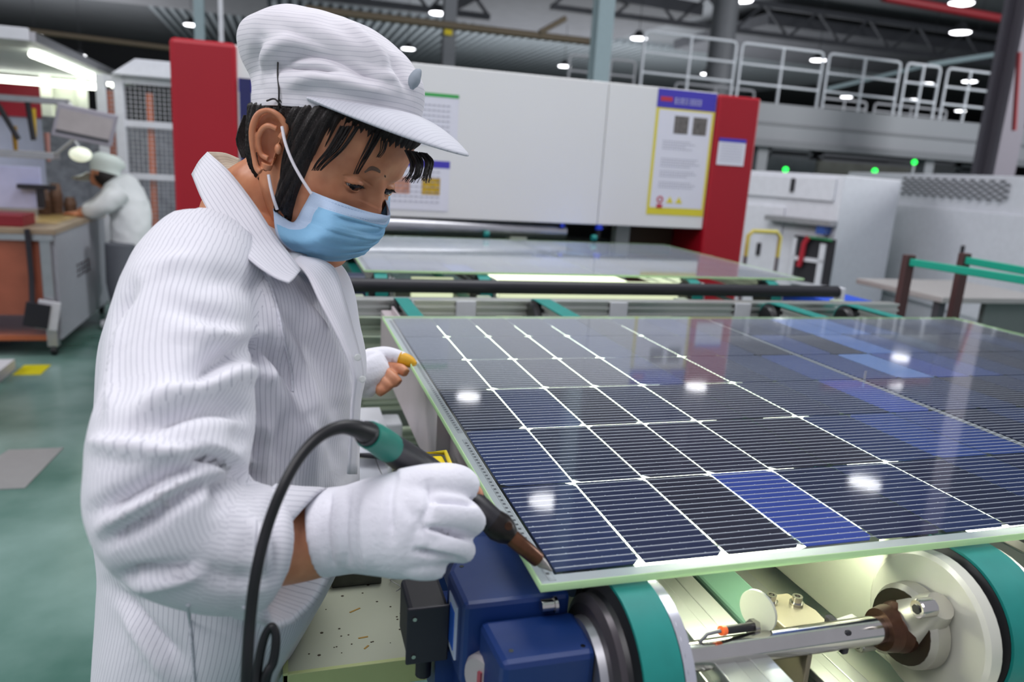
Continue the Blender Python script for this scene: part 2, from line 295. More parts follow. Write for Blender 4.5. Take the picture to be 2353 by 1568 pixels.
# notices
def flat(name, x0, x1, z0, z1, Y, m, label, cat, th=.004): return solo(name, bx((x0, Y - th, z0), (x1, Y, z1)), m, label, cat)
def poster(name, x0, x1, z0, z1, Y, label, kind):
    o = thing(name, label, 'poster', ((x0 + x1) / 2, Y, z0)); w, h = x1 - x0, z1 - z0
    P = lambda a, b, c, d, k=1: bx((x0 + a * w, Y - .002 - .0008 * k, z1 - d * h), (x0 + b * w, Y - .001, z1 - c * h))
    paper = mat('paper_white', '#e9e9f2', .4, var=.01); pv = mat('violet_print', '#4a41b8', .4, var=.01); py_ = mat('yellow_print', '#e6d83c', .4, var=.01)
    ink = mat('grey_ink', '#a2a2ae', .5, var=.01); pr_ = mat('red_print', '#c23a4c', .5, var=.01); ph = mat('photo_print', '#6f6a66', .5, var=.5, scale=60)
    if kind == 'tall':
        part('backing', P(0, 1, 0, 1, 0), py_, o); part('sheet', P(.045, .955, .16, .94, 1), paper, o); part('header', P(0, 1, 0, .145, 1), pv, o)
        part('logo', P(.05, .25, .06, .095, 2), pr_, o)
        t = G()
        for i in range(9): a = .29 + i * .052; t.add(*glyph(x0 + a * w, Y - .004, z1 - .11 * h, .04 * w, .05 * h, i))
        part('header_lettering', t, paper, o, kind='stuff')
        part('photo', P(.32, .56, .20, .34, 2), ph, o); part('photo', P(.64, .88, .20, .34, 2), ph, o)
        t = G()
        for k, (u, wd) in enumerate([(.40, .5), (.42, .62), (.44, .45), (.46, .55), (.54, .7), (.56, .66), (.58, .72), (.60, .55), (.64, .65), (.66, .7), (.68, .5), (.73, .6), (.75, .7), (.77, .64)]):
            for q in range(int(wd * 24)): t.box((x0 + (.16 + q * .04) * w, Y - .0036, z1 - u * h - .006 * h), (x0 + (.185 + q * .04) * w, Y - .003, z1 - u * h))
        part('text_lines', t, ink, o, kind='stuff')
        c = (x0 + .21 * w, Y - .004, z1 - .875 * h); part('prohibition_mark', G().lathe(c, (0, 1, 0), [(0, .03 * w), (0, .055 * w), (.001, .055 * w), (.001, .03 * w)], 20, False).box((c[0] - .05 * w, Y - .004, c[2] - .07 * w - .02), (c[0] + .05 * w, Y - .003, c[2] - .07 * w)), pr_, o)
        for a in (.38, .54): part('warning_triangle', G().prism([(-.06 * w, 0), (.06 * w, 0), (0, .1 * w)], (x0 + a * w, Y - .004, z1 - .9 * h), (1, 0, 0), (0, 0, 1), (0, .001, 0)), py_, o)
    else:
        top = {'small': pv, 'green': mat('green_print', '#3fae55', .4, var=.01), 'photos': pv}[kind]
        part('sheet', P(0, 1, 0, 1, 1), paper, o); part('header', P(0, 1, 0, .14 if kind != 'green' else .07, 2), top, o); t = G()
        for u in np.arange(.22, .92, .1):
            for q in range(14): t.box((x0 + (.1 + q * .058) * w, Y - .0042, z1 - u * h - .015 * h), (x0 + (.14 + q * .058) * w, Y - .003, z1 - u * h))
        part('text_lines', t, ink, o, kind='stuff')
        if kind == 'photos':
            for a, c in ((.08, '#b07a5c'), (.37, '#c98f7a'), (.7, '#c9a02c')): part('photo', P(a, a + .2, .35, .68, 2), mat('photo_' + c[1:], c, .5, var=.5, scale=80), o)
    return o
def glyph(x, y, z, w, h, k):
    g = G(); t = w * .14; rr = random.Random(k * 7 + 3)
    for i in range(3): zz = z + h * (.05 + .42 * i); g.box((x, y - .0005, zz), (x + w, y, zz + t * .8))
    for i in range(2): xx = x + w * (.1 + .6 * rr.random()); g.box((xx, y - .0005, z), (xx + t, y, z + h))
    return g.v, g.f
poster('notice_poster', 1.565, 1.895, 1.13, 1.748, YH, 'tall white notice with violet header and yellow edges on the white hood', 'tall')
poster('notice_poster', 1.925, 2.085, 1.40, 1.535, YH - .02, 'small white notice with violet strip on the red pillar', 'small')
poster('notice_poster', .18, .56, 1.40, 1.63, YH, 'white notice with a green strip behind the cap peak', 'green')
poster('notice_poster', .10, .53, 1.10, 1.33, YH, 'white notice with violet strip and small photos behind the face', 'photos')
poster('notice_poster', -.395, -.33, 1.22, 1.62, YH - .003, 'narrow violet notice strip between the cap and the dark red pillar', 'small')
solo('notice_strip', bx((-.392, YH - .012, 1.24), (-.345, YH - .008, 1.62)), mat('navy_print', '#23265e', .4), 'navy upright strip beside the dark red pillar', 'poster')
# ---------------------------------------------------------------- white cabinets beyond the red pillar
def face_frame(p0, p1):
    p0, p1 = V(*p0), V(*p1); d = p1 - p0; L = np.linalg.norm(d[:2]); X = V(d[0], d[1], 0) / L; return p0, X, V(-X[1], X[0], 0), L
def cabinet(name, label, p0, p1, depth, h, doors, slots=None, m=WHITE):
    p, X, N, L = face_frame(V(p0[0], p0[1], 0), V(p1[0], p1[1], 0)); N = -N if N @ (CC - p) < 0 else N     # N faces the camera
    o = thing(name, label, 'cabinet', (p + X * L / 2) * V(1, 1, 0)); Z = V(0, 0, 1)
    part('body', G().obox(p + X * L / 2 - N * depth / 2 + Z * h / 2, (L, depth, h), X, N), m, o, .01)
    for (a, b, c, d_) in doors: 
        q = part('door', G().obox(p + X * L * (a + b) / 2 + N * .012 + Z * h * (c + d_) / 2, (L * (b - a) - .02, .024, h * (d_ - c) - .02), X, N), m, o, .006)
        part('handle', G().obox(p + X * L * (a + .55 * (b - a)) + N * .03 + Z * h * (c + .6 * (d_ - c)), (.035, .02, .11), X, N), DARK, q)
    if slots:
        for (a, b, c, d_, nx, nz) in slots:
            g = G()
            for i in range(nx):
                for j in range(nz): g.obox(p + X * L * (a + (b - a) * (i + .5 * (j % 2)) / nx) + N * .025 + Z * h * (c + (d_ - c) * j / nz), (.06, .006, .018), X, N)
            part('vent_slots', g, mat('slot_shadow', '#55565c', .6), o, kind='stuff')
    return o, p, X, N, L, h
A, B_ = onz(1950, 395, 1.50), onz(2353, 405, 1.50); D_ = (B_ - A); B2 = A + D_ * 1.25
c2 = cabinet('machine_cabinet', 'large white machine cabinet with rows of vent slots at the picture edge', A, B2, 1.6, 1.50,
  [(.03, .30, .10, .84), (.31, .93, .18, .80)], [(.34, .78, .865, .985, 12, 7), (.05, .14, .88, .98, 4, 4)])
A1 = onz(1710, 391, 1.42); B1 = onz(1942, 403, 1.42); c1 = cabinet('machine_cabinet', 'lower white machine cabinet between red pillar and vented cabinet', A1, B1, 1.2, 1.42, [(.02, .5, .1, .80), (.04, .95, .84, .985)])
def onp(px, py, c_, off=.0): r = ray(px, py); p_, N_ = c_[1], c_[3]; return CC + r * (((p_ - CC) @ N_ + off) / (r @ N_))
def quad(px0, py0, px1, py1, c_, off, th):
    a, b = onp(px0, (py0 + py1) / 2, c_, off), onp(px1, (py0 + py1) / 2, c_, off); z0, z1 = onp((px0 + px1) / 2, py1, c_, off)[2], onp((px0 + px1) / 2, py0, c_, off)[2]; m_ = (a + b) / 2; m_[2] = (z0 + z1) / 2
    return G().obox(m_ + c_[3] * th / 2, (np.linalg.norm((b - a)[:2]), th, max(z1 - z0, .008)), c_[2], c_[3])
o = c1[0]; q = part('loading_recess', quad(1822, 545, 1915, 655, c1, .002, .04), mat('cavity_dark', '#232329', .7), o)  # dark slab stands in for the shade inside the opening
for a in ((1818, 545, 1826, 656), (1880, 560, 1893, 656), (1816, 592, 1895, 601), (1812, 652, 1922, 658)): part('frame_bar', quad(*a, c1, .044, .02), WHITE, q)
part('hose', G().tube([onp(a, b, c1, .08) for a, b in ((1858, 545), (1848, 560), (1842, 590), (1835, 612))], .024, 8), mat('red_hose', '#b02434', .5), o)
part('green_pipe', G().tube([onp(a, b, c1, .07) for a, b in ((1855, 545), (1885, 549), (1912, 553))], .010, 8), mat('green_pipe', '#2f8f5a', .5), o)
part('shelf_edge', quad(1774, 501, 1926, 513, c1, .0, .14), BRUSH, o); part('small_motor', quad(1890, 518, 1910, 538, c1, .0, .12), mat('blue_small_motor', '#2a4f9a', .5), o)
P = onp(2005, 629, c2, .02); part('beacon_lamp', G().lathe(P, c2[3], [(-.02, .036), (.01, .038), (.03, .02), (.035, .001)], 16), mat('red_beacon', '#ff4030', .4, var=0, emit='#ff5a40', es=1.6), c2[0], label='small glowing red lamp'); part('beacon_base', G().lathe(P - c2[2] * .06, c2[3], [(-.02, .04), (.01, .04)], 16), mat('orange_base', '#c05a28', .5), c2[0])
for i, (a, b, c) in enumerate(((1805, 390, 6.0), (2010, 393, 6.2), (2101, 373, 7.6))):
    P = U(a, b, (8.8, 8.8, 9.2)[i]); o = thing('signal_light', ['green signal light on the low white cabinet', 'green signal light on the corner of the vented cabinet', 'green signal light above the vented cabinet'][i], 'signal light', P * V(1, 1, 0), 'green signal lights')
    part('bulb', G().ell(P, .032, 12, 8), mat('green_bulb', '#30ff60', .4, var=0, emit='#20ff50', es=2.2), o); part('stem', G().cyl(P * V(1, 1, 0), P - V(0, 0, .02), .012, 8), LGREY, o)
# yellow and grey hand hoop
o = thing('handrail_hoop', 'yellow and grey tubular hand hoop beside the red pillar', 'handrail', onY(1748, 620, 3.6) * V(1, 1, 0))
h0, h1 = onY(1712, 600, 3.6), onY(1785, 600, 3.6); zt = 1.02; zm = .86
part('hoop_top', G().tube([(h0[0], 3.6, zm), (h0[0], 3.6, zt - .03), (h0[0] + .03, 3.6, zt), (h1[0] - .03, 3.6, zt), (h1[0], 3.6, zt - .03), (h1[0], 3.6, zm)], .014, 10), mat('yellow_rail_paint', '#d8cf6a', .5), o)
for x in (h0[0], h1[0]): part('upright', G().cyl((x, 3.6, 0), (x, 3.6, zm), .014, 10), MGREY, o)
# green rail rack and grey bench
o = thing('roller_rack', 'rack of green rails on dark brown posts beyond the solar panel', 'rack', onz(2150, 900, 0) * V(0, 0, 0) + U(2130, 700, 3.2) * V(1, 1, 0))
BR = mat('brown_post', '#4f3331', .6); GR = mat('green_rail', '#12a184', .45)
a0, a1 = U(2087, 602, 3.2), U(2420, 655, 2.7); b0, b1 = U(2215, 598, 3.25), U(2480, 645, 2.8)
for q0, q1 in ((a0, a1), (b0, b1)): dd = q1 - q0; part('rail', G().obox((q0 + q1) / 2, (np.linalg.norm(dd), .02, .03), dd, np.cross(dd, (0, 0, 1))), GR, o, .003)
for q in (a0, b0, a1, b1): part('post', G().obox(V(q[0], q[1], (q[2] + .03) / 2), (.045, .03, q[2] + .03)), BR, o, .003)
o = thing('side_bench', 'grey steel bench with pale top behind the green rails', 'bench', U(2190, 700, 4.0) * V(1, 1, 0))
c = U(2190, 655, 4.0); part('top', bx((c[0] - .32, c[1] - .25, .80), (c[0] + .42, c[1] + .35, .83)), mat('bench_top', '#aaa7a5', .35), o, .004)
part('side_panel', bx((c[0] + .02, c[1] - .2, 0), (c[0] + .38, c[1] - .17, .8)), mat('bench_panel', '#6d7572', .5), o); 
for x in (-.28, .38): part('leg', bx((c[0] + x - .02, c[1] - .22, 0), (c[0] + x + .02, c[1] - .18, .8)), DGREY, o)
c = U(1862, 692, 2.9); solo('blue_crate', bx((max(c[0] - .12, 1.72), c[1] - .1, 0), (c[0] + .2, c[1] + .2, c[2] + .02)), mat('blue_box', '#1f4fc8', .5), 'blue box behind the end of the black bar', 'box')
# ---------------------------------------------------------------- guard fence by the bench
YF = 6.3
o = thing('guard_fence', 'white mesh guard fence with orange strips beside the dark red pillar', 'fence', (-1.4, YF, 0))
FX = [-1.585, -1.46, -1.04, -.55]; zt = 1.83
for x in FX: part('post', bx((x - .035, YF - .03, 0), (x + .035, YF + .03, zt)), WHITE, o, .004)
for z in (.06, .62, 1.06, 1.47, 1.80): part('cross_bar', bx((FX[0], YF - .02, z - .025), (FX[-1], YF + .02, z + .025)), WHITE, o, .003)
g = G()
for x in np.arange(FX[0] + .03, FX[-1], .035): g.box((x - .002, YF - .002, .08), (x + .002, YF + .002, 1.78))
for z in np.arange(.1, 1.78, .035): g.box((FX[0], YF - .0025, z - .002), (FX[-1], YF + .0015, z + .002))
part('wire_mesh', g, LGREY, o, kind='stuff')
for x in (-1.535, -1.25): part('light_curtain', bx((x - .022, YF + .04, .2), (x + .022, YF + .07, 1.72)), ORANGE, o)
part('top_cover', G().prism([(-1.5, 1.83), (-1.32, 1.96), (-.7, 1.96), (-.6, 1.83)], (0, YF - .1, 0), (1, 0, 0), (0, 0, 1), (0, .5, 0)), WHITE, o, .01)
solo('equipment_rack', bx((-2.2, YF + .7, 0), (-.9, YF + 1.0, 1.5)), mat('mottled_grey_rack', '#8a8d98', .7, var=.5, scale=14), 'dim grey equipment behind the mesh fence', 'rack')  # one mottled grey over the whole rack
# ---------------------------------------------------------------- inspection bench
o = thing('inspection_bench', 'steel bench with reddish front and light grey end panel', 'bench', (-2.4, 5.25, 0)); XB = -1.55
part('end_panel', bx((XB - .03, 4.62, .1), (XB, 5.95, .775)), mat('bench_end', '#9b9ea6', .4), o, .004)
part('front_panel', bx((-3.4, 4.60, .26), (XB - .03, 4.62, .72)), mat('reddish_front', '#a05a45', .3, .3, var=.5, scale=3), o)
part('top', bx((-3.4, 4.58, .755), (XB + .01, 5.98, .79)), mat('bench_worktop', '#94826c', .4, var=.3, scale=6), o, .004)
part('lower_shelf', bx((-3.4, 4.6, .10), (XB - .03, 5.9, .13)), mat('orange_shelf', '#b0603c', .4), o)
for x in (-3.35, XB - .05): 
    for y in (4.62, 5.92): q = part('leg', bx((x - .03, y - .03, .06), (x + .03, y + .03, .76)), BRUSH, o, .003); part('caster', G().lathe((x, y, .032), (1, 0, 0), [(-.015, .032), (.015, .032)], 14), BLACK, q)
part('edge_strip', bx((-3.4, 4.57, .72), (XB, 4.60, .755)), BRUSH, o)
t = G()
for k in range(5): t.add(*[(lambda vv, ff: ([(XB + .002 + (p[1] - 0) * 0, 5.05 + p[0], p[2]) for p in vv], ff))(*glyph(k * .075, 0, .42, .06, .09, k + 20))][0])
part('red_lettering', t, mat('red_letter', '#b0384a', .5), o, kind='stuff')
c = onY(85, 725, 4.53); o = thing('hanging_tablet', 'small dark screen in a pale case hanging from a strap on the bench front', 'screen', c); Xt, Yt, Zt = (1, .25, -.25), (-.2, 1, 0), (.2, 0, 1)
part('case', G().obox(c + V(.05, .03, -.005), (.12, .03, .18), Xt, Yt, Zt), LGREY, o, .005); part('screen', G().obox(c, (.13, .03, .15), Xt, Yt, Zt), DARK, o, .004); part('strap', G().tube([(c[0] - .02, 4.55, .79), (c[0] - .02, 4.56, .5), c + V(-.02, 0, .07)], .016, 6), DARK, o)
# things on the bench
c = onY(20, 500, 4.75); solo('parts_tray', bx((c[0] - .25, 4.65, .79), (c[0] + .1, 4.9, .86)), mat('dark_red_tray', '#7c1220', .5), 'dark red tray on the front corner of the bench', 'tray', bev=.006)
c = onz(150, 498, .79); solo('film_sheet', bx((-2.5, 4.95, .79), (-1.62, 5.6, .796)), mat('tan_film', '#b79c62', .3, var=.3, scale=8), 'tan film sheet lying on the bench', 'sheet')
c = onY(35, 430, 5.4); solo('white_monitor_back', G().obox(c, (.32, .03, .28)), mat('screen_lilac', '#b9bde0', .4), 'lilac white screen standing on the bench', 'screen', bev=.006)
c = onY(85, 440, 5.35); solo('black_bracket', G().obox(c + V(0, 0, .03), (.22, .06, .03)).obox(c + V(.02, 0, -.04), (.04, .04, .14)), DARK, 'black bracket beside the lilac screen', 'bracket')
for i, (a, b_, hh) in enumerate(((100, 455, .18), (128, 450, .22), (160, 455, .12))):
    c = onY(a, b_, 5.5 + i * .1); solo('tool_holder', G().lathe((c[0], c[1], .79), (0, 0, 1), [(0, .04), (hh * .6, .045), (hh, .03)], 12), mat('brown_holder', '#6a4e3c', .6, var=.4, scale=30), ['brown tool holder next to the black bracket', 'tallest brown tool holder on the bench', 'short brown tool holder near the bent worker'][i], 'holder')
# canopy and its lamps
TUBE = mat('tube_glow', '#ffffff', .4, var=0, emit='#fdfff2', es=5.5)
o = thing('bench_canopy', 'white lit canopy over the inspection bench on white posts', 'canopy', (-2.4, 5.9, 0))
part('roof_sheet', bx((-3.5, 4.7, 1.865), (-1.62, 7.9, 1.90)), mat('canopy_sheet', '#c8d0cc', .5), o, .004)
part('edge_profile', bx((-1.63, 4.7, 1.86), (-1.59, 7.9, 1.915)), BRUSH, o, .004); part('edge_profile', bx((-3.5, 4.67, 1.86), (-1.62, 4.71, 1.93)), LGREY, o, .004)
part('light_tube', G().cyl((-1.75, 5.2, 1.835), (-1.75, 7.85, 1.835), .022, 12), TUBE, o); part('light_tube', G().cyl((-2.7, 7.4, 1.80), (-1.85, 7.4, 1.80), .03, 12), TUBE, o)
for a in ((95, 120), (180, 200)):
    x0, x1 = onY(a[0], 250, 7.5)[0], onY(a[1], 250, 7.5)[0]; part('post', bx((x0, 7.5, 0), (x1, 7.58, 1.86)), mat('lit_white_post', '#eef2e4', .5, var=.02), o, .004)
part('back_sheet', bx((onY(120, 250, 7.6)[0], 7.6, 1.1), (onY(182, 250, 7.6)[0], 7.63, 1.86)), MATS['lit_white_post'], o)
x = -2.45
part('shelf_beam', bx((-3.5, 5.4, 1.545), (-1.62, 5.5, 1.585)), BRUSH, o, .003); part('shelf_beam', bx((-3.5, 5.4, 1.18), (-1.72, 5.55, 1.225)), BRUSH, o, .003)
part('bracket_arm', G().cyl((-2.05, 5.42, 1.55), (-1.93, 5.42, 1.3), .018, 8).cyl((-1.86, 5.42, 1.55), (-1.84, 5.42, 1.3), .018, 8), DARK, o)
for y in (7.85,): part('back_leg', bx((-3.45, y, 0), (-3.38, y + .05, 1.86)), LGREY, o)
c = onY(196, 288, 4.95); 
o = thing('tilted_monitor', 'tilted white framed monitor hanging over the bent worker', 'monitor', c); Xv = V(1, 0, -.16); Zv = V(.28, -.12, 1); Nv = np.cross(Xv, Zv)
part('casing', G().obox(c, (.34, .035, .21), Xv, Nv, Zv), mat('monitor_case', '#a7a3ae', .4), o, .008)
Nn = -Nv / np.linalg.norm(Nv) if (-Nv) @ (CC - c) > 0 else Nv / np.linalg.norm(Nv)
part('screen', G().obox(c + Nn * .019, (.30, .004, .15), Xv, Nv, Zv), mat('screen_glow', '#8b8688', .25, var=.25, scale=9, emit='#b8b0b2', es=.25), o)
part('screen_shadow_band', G().obox(c + Nn * .0215 - Zv / np.linalg.norm(Zv) * .066, (.30, .003, .018), Xv, Nv, Zv), DGREY, o)
part('mount_arm', G().cyl(c - Nn * .02, (-1.62, 5.45, 1.56), .016, 8), LGREY, o)
c = onY(185, 355, 5.3); o = thing('task_lamp', 'bright white lamp head under the tilted monitor', 'lamp', c); part('head', G().ell(c, (.07, .07, .05), 16, 10), mat('task_lamp_glow', '#f2f6e8', .4, emit='#f4fadf', es=.6), o); part('arm', G().tube([c + V(0, 0, .03), c + V(-.05, .08, .10), (-1.75, 5.45, 1.19)], .01, 8), LGREY, o)
# red and white partition behind the bench
o = thing('partition_board', 'white partition with a red band behind the bench', 'partition', (-3.4, 8.0, 0))
part('board', bx((-5.2, 8.0, 0), (-2.3, 8.04, 1.62)), mat('board_white', '#b9bad2', .5), o); part('red_band', bx((-5.2, 7.98, 1.5), (-2.3, 8.0, 1.84)), mat('band_red', '#b81f36', .5), o)
part('notice_print', bx((-3.2, 7.985, .95), (-2.95, 8.0, 1.2)), mat('pink_print', '#c08a90', .5), o)
for i, (a, b_) in enumerate(((35, 330), (78, 290), (110, 345))):
    c = onY(a, b_, 5.7); solo('hanging_tool', G().cyl(c + V(0, 0, .12), c - V(0, 0, .08), .02, 8, .012), [mat('tool_amber', '#a87f1c', .5), mat('tool_yellow', '#caa51c', .5), mat('tool_pink', '#b8837c', .5)][i], ['amber hand tool hanging under the shelf beam', 'yellow and black hand tool hanging under the shelf beam', 'pinkish tool hanging by the white post'][i], 'tool')
# floor marks
TAPE = mat('yellow_tape', '#c8c010', .5); P = onz(95, 852, 0); solo('floor_tape', bx((P[0] - .12, P[1] - .09, 0), (P[0] + .02, P[1] + .12, .003)), TAPE, 'yellow tape corner on the floor below the bench', 'tape')
P = onz(55, 1078, 0); solo('floor_patch', G().prism([(-.22, -.2), (.06, -.2), (.09, .22), (-.12, .22)], (P[0], P[1], 0), (1, 0, 0), (0, 1, 0), (0, 0, .003)), mat('pale_floor_patch', '#8f9090', .4), 'pale patch on the green floor', 'patch')  # flat pale grey patch laid on the floor
solo('grey_foot_box', bx((onz(0, 850, 0)[0] - .3, 4.0, 0), (onz(22, 860, 0)[0], 4.3, .06)), LGREY, 'pale foot of a stand at the picture edge on the floor', 'foot')
# ================================================================ solar panels
PW, PH = .0889, .184; M0, N0 = .0212, .0234; ZT = .98; PL, PWD = 1.648, 1.132
def cellmat(name, c, c2, rough=.32, spec=.5):
    m = mat(name, c, rough, 0, var=.0, spec=spec); nt = m.node_tree; b = nt.nodes['Principled BSDF']
    oi = nt.nodes.new('ShaderNodeObjectInfo'); mx = nt.nodes.new('ShaderNodeMix'); mx.data_type = 'RGBA'
    mx.inputs[6].default_value = lin(c); mx.inputs[7].default_value = lin(c2); nt.links.new(oi.outputs['Random'], mx.inputs[0]); nt.links.new(mx.outputs[2], b.inputs['Base Color']); return m
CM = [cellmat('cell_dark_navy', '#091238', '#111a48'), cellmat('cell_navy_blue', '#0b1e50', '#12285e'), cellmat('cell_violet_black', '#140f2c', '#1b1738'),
      cellmat('cell_blue_sheen', '#26388f', '#3450b4'), cellmat('cell_mid_sheen', '#1c357c', '#24428e'), cellmat('cell_pale_sheen', '#5a7fd0', '#6d92d8'), cellmat('cell_slate', '#1c2c44', '#263850')]  # reflection seen at an angle is baked into the brighter blues
def cell_mesh(side, m):
    w, h, c = PW - .0028, PH - .0028, .0085
    p = [(0, 0), (w - c, 0), (w, c), (w, h - c), (w - c, h), (0, h)] if side else [(c, 0), (w, 0), (w, h), (c, h), (0, h - c), (0, c)]
    g = G().prism(p, (0, 0, -.0007), (1, 0, 0), (0, 1, 0), (0, 0, .0007)); return meshof('solar_cell', g, (0, 0, 0), m)
CMESH = {}
GLASS = glassmat('panel_glass', (.97, .99, .98), .05, 1.56); REARG = glassmat('rear_glass', (.95, .98, .96), .05, 1.35)
FILM = filmmat('milky_edge_film', '#eceef4', .5, .0); EDGE = filmmat('green_glass_edge', '#e0f5d2', .6)
WIRE = mat('tinned_wire', '#d8dae6', .3, .25, var=.05, scale=200); DOT = mat('solder_tin', '#e6e8f2', .3, .3, var=0)
RIB = mat('tinned_ribbon', '#b4b6bd', .4, .4, var=.2, scale=300)
bright = {(8, 2): 3, (8, 1): 4, (3, 0): 3, (9, 3): 4, (10, 3): 5, (9, 4): 4, (11, 3): 3, (11, 4): 5, (10, 4): 2, (12, 4): 4, (12, 5): 5, (11, 5): 5, (13, 5): 4, (12, 3): 4, (7, 3): 1, (8, 3): 4, (6, 1): 1, (7, 1): 4, (7, 2): 1, (5, 0): 1, (6, 0): 0, (7, 0): 1, (0, 0): 1, (0, 1): 1, (0, 2): 0, (1, 2): 1, (0, 3): 6, (1, 3): 6, (1, 4): 6, (2, 4): 2, (0, 4): 6, (0, 5): 6, (1, 5): 6, (2, 0): 2, (4, 0): 0, (2, 1): 2, (3, 1): 2, (1, 0): 0, (1, 1): 0, (3, 3): 2, (4, 2): 2, (4, 1): 2, (5, 2): 2, (8, 0): 0, (9, 0): 1, (10, 1): 1, (9, 2): 1, (10, 2): 1}  # lighter entries place the baked sheen cell by cell
def solar_panel(label, ox, oy):
    o = thing('solar_panel', label, 'solar panel', (ox, oy, ZT - .012)); B = V(ox, oy, 0)
    for j in range(6):
        for i in range(18):
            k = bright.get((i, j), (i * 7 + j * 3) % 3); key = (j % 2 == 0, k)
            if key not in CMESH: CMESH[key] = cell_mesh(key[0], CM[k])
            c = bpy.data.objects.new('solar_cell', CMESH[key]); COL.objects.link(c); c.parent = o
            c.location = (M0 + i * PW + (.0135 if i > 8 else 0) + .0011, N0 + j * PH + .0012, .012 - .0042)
    x0a, x1a, x0b = M0 + .002, M0 + 9 * PW - .002, M0 + 9 * PW + .0135 + .002; x1b = x0b + 9 * PW - .004
    g = G(); d = G(); hw = .00055
    for j in range(6):
        for k in range(16):
            y = oy + N0 + j * PH + .007 + k * (PH - .014) / 15
            for a, b_ in ((x0a, x1a), (x0b, x1b)):
                z = ZT - .0042; g.add([(ox + a, y - hw, z), (ox + b_, y - hw, z), (ox + b_, y, z + .0007), (ox + a, y, z + .0007), (ox + a, y + hw, z), (ox + b_, y + hw, z)], [(0, 1, 2, 3), (3, 2, 5, 4), (0, 4, 5, 1)])
            for i in range(18):
                for q in range(6):
                    if (i * 31 + j * 17 + k * 7 + q * 13) % 10 < 2: continue
                    x = ox + M0 + i * PW + (.0135 if i > 8 else 0) + .006 + q * .0155 + (k % 2) * .001; r = .0008 if (i + k * 3 + q * 5) % 7 else .0012
                    d.add([(x + r, y, ZT - .0034), (x, y + r, ZT - .0034), (x - r, y, ZT - .0034), (x, y - r, ZT - .0034)], [(0, 1, 2, 3)])
    part('busbar_wires', g, WIRE, o, kind='stuff'); part('solder_dots', d, DOT, o, kind='stuff')
    part('front_glass', bx((ox + .001, oy + .001, ZT - .0032), (ox + PL - .001, oy + PWD - .001, ZT)), GLASS, o); 
    part('rear_glass', bx((ox + .001, oy + .001, ZT - .0072), (ox + PL - .001, oy + PWD - .001, ZT - .0060)), REARG, o)
    e = .0012
    for a, b_ in (((0, 0), (PL, e)), ((0, PWD - e), (PL, PWD)), ((0, e), (e, PWD - e)), ((PL - e, e), (PL, PWD - e))): part('edge_seal', bx((ox + a[0], oy + a[1], ZT - .0074), (ox + b_[0], oy + b_[1], ZT - .0002)), EDGE, o)
    z0, z1 = ZT - .0055, ZT - .005
    for a, b_ in (((e, e), (PL - e, N0 - .002)), ((e, PWD - .0045), (PL - e, PWD - e)), ((e, N0 - .002), (.0198, PWD - .0045)), ((PL - .012, N0 - .002), (PL - e, PWD - .0045))): part('edge_film', G().add([(ox + a[0], oy + a[1], z1), (ox + b_[0], oy + a[1], z1), (ox + b_[0], oy + b_[1], z1), (ox + a[0], oy + b_[1], z1)], [(0, 1, 2, 3)]), FILM, o)
    for a, b_ in ((.012, .36), (.385, .74), (.765, 1.11)):
        part('end_ribbon', bx((ox + .0115, oy + a, ZT - .005), (ox + .0185, oy + b_, ZT - .0045)), RIB, o); g = G(); y = a + .01
        while y < b_ - .01: g.box((ox + .0125, oy + y, ZT - .0045), (ox + .0155, oy + y + .003, ZT - .0042)); y += .0095
        part('ribbon_marks', g, mat('ribbon_mark', '#55565e', .5), o, kind='stuff')
    xm = M0 + 9 * PW; part('middle_ribbon', bx((ox + xm + .001, oy + .015, ZT - .005), (ox + xm + .0055, oy + PWD - .01, ZT - .0045)).box((ox + xm + .008, oy + .015, ZT - .005), (ox + xm + .0125, oy + PWD - .01, ZT - .0045)), RIB, o)
    g = G(); y = .02
    while y < PWD - .02: g.box((ox + xm + .002, oy + y, ZT - .0045), (ox + xm + .0115, oy + y + .0035, ZT - .0038)); y += .0115
    part('ribbon_joints', g, DOT, o, kind='stuff')
    for y in (.56, .94): part('lead_strip', bx((ox + xm + .004, oy + y, ZT), (ox + xm + .009, oy + y + .001, ZT + .016)), RIB, o)
    return o
sp = solar_panel('large dark blue solar panel on the belts with the iron tip at its corner', 0, 0)
s2 = copytree(sp, None, (.03, 1.85, 0)); s2['label'] = 'second solar panel beyond the black bar, reflecting the white hood'
sp['group'] = s2['group'] = 'solar panels on the line'
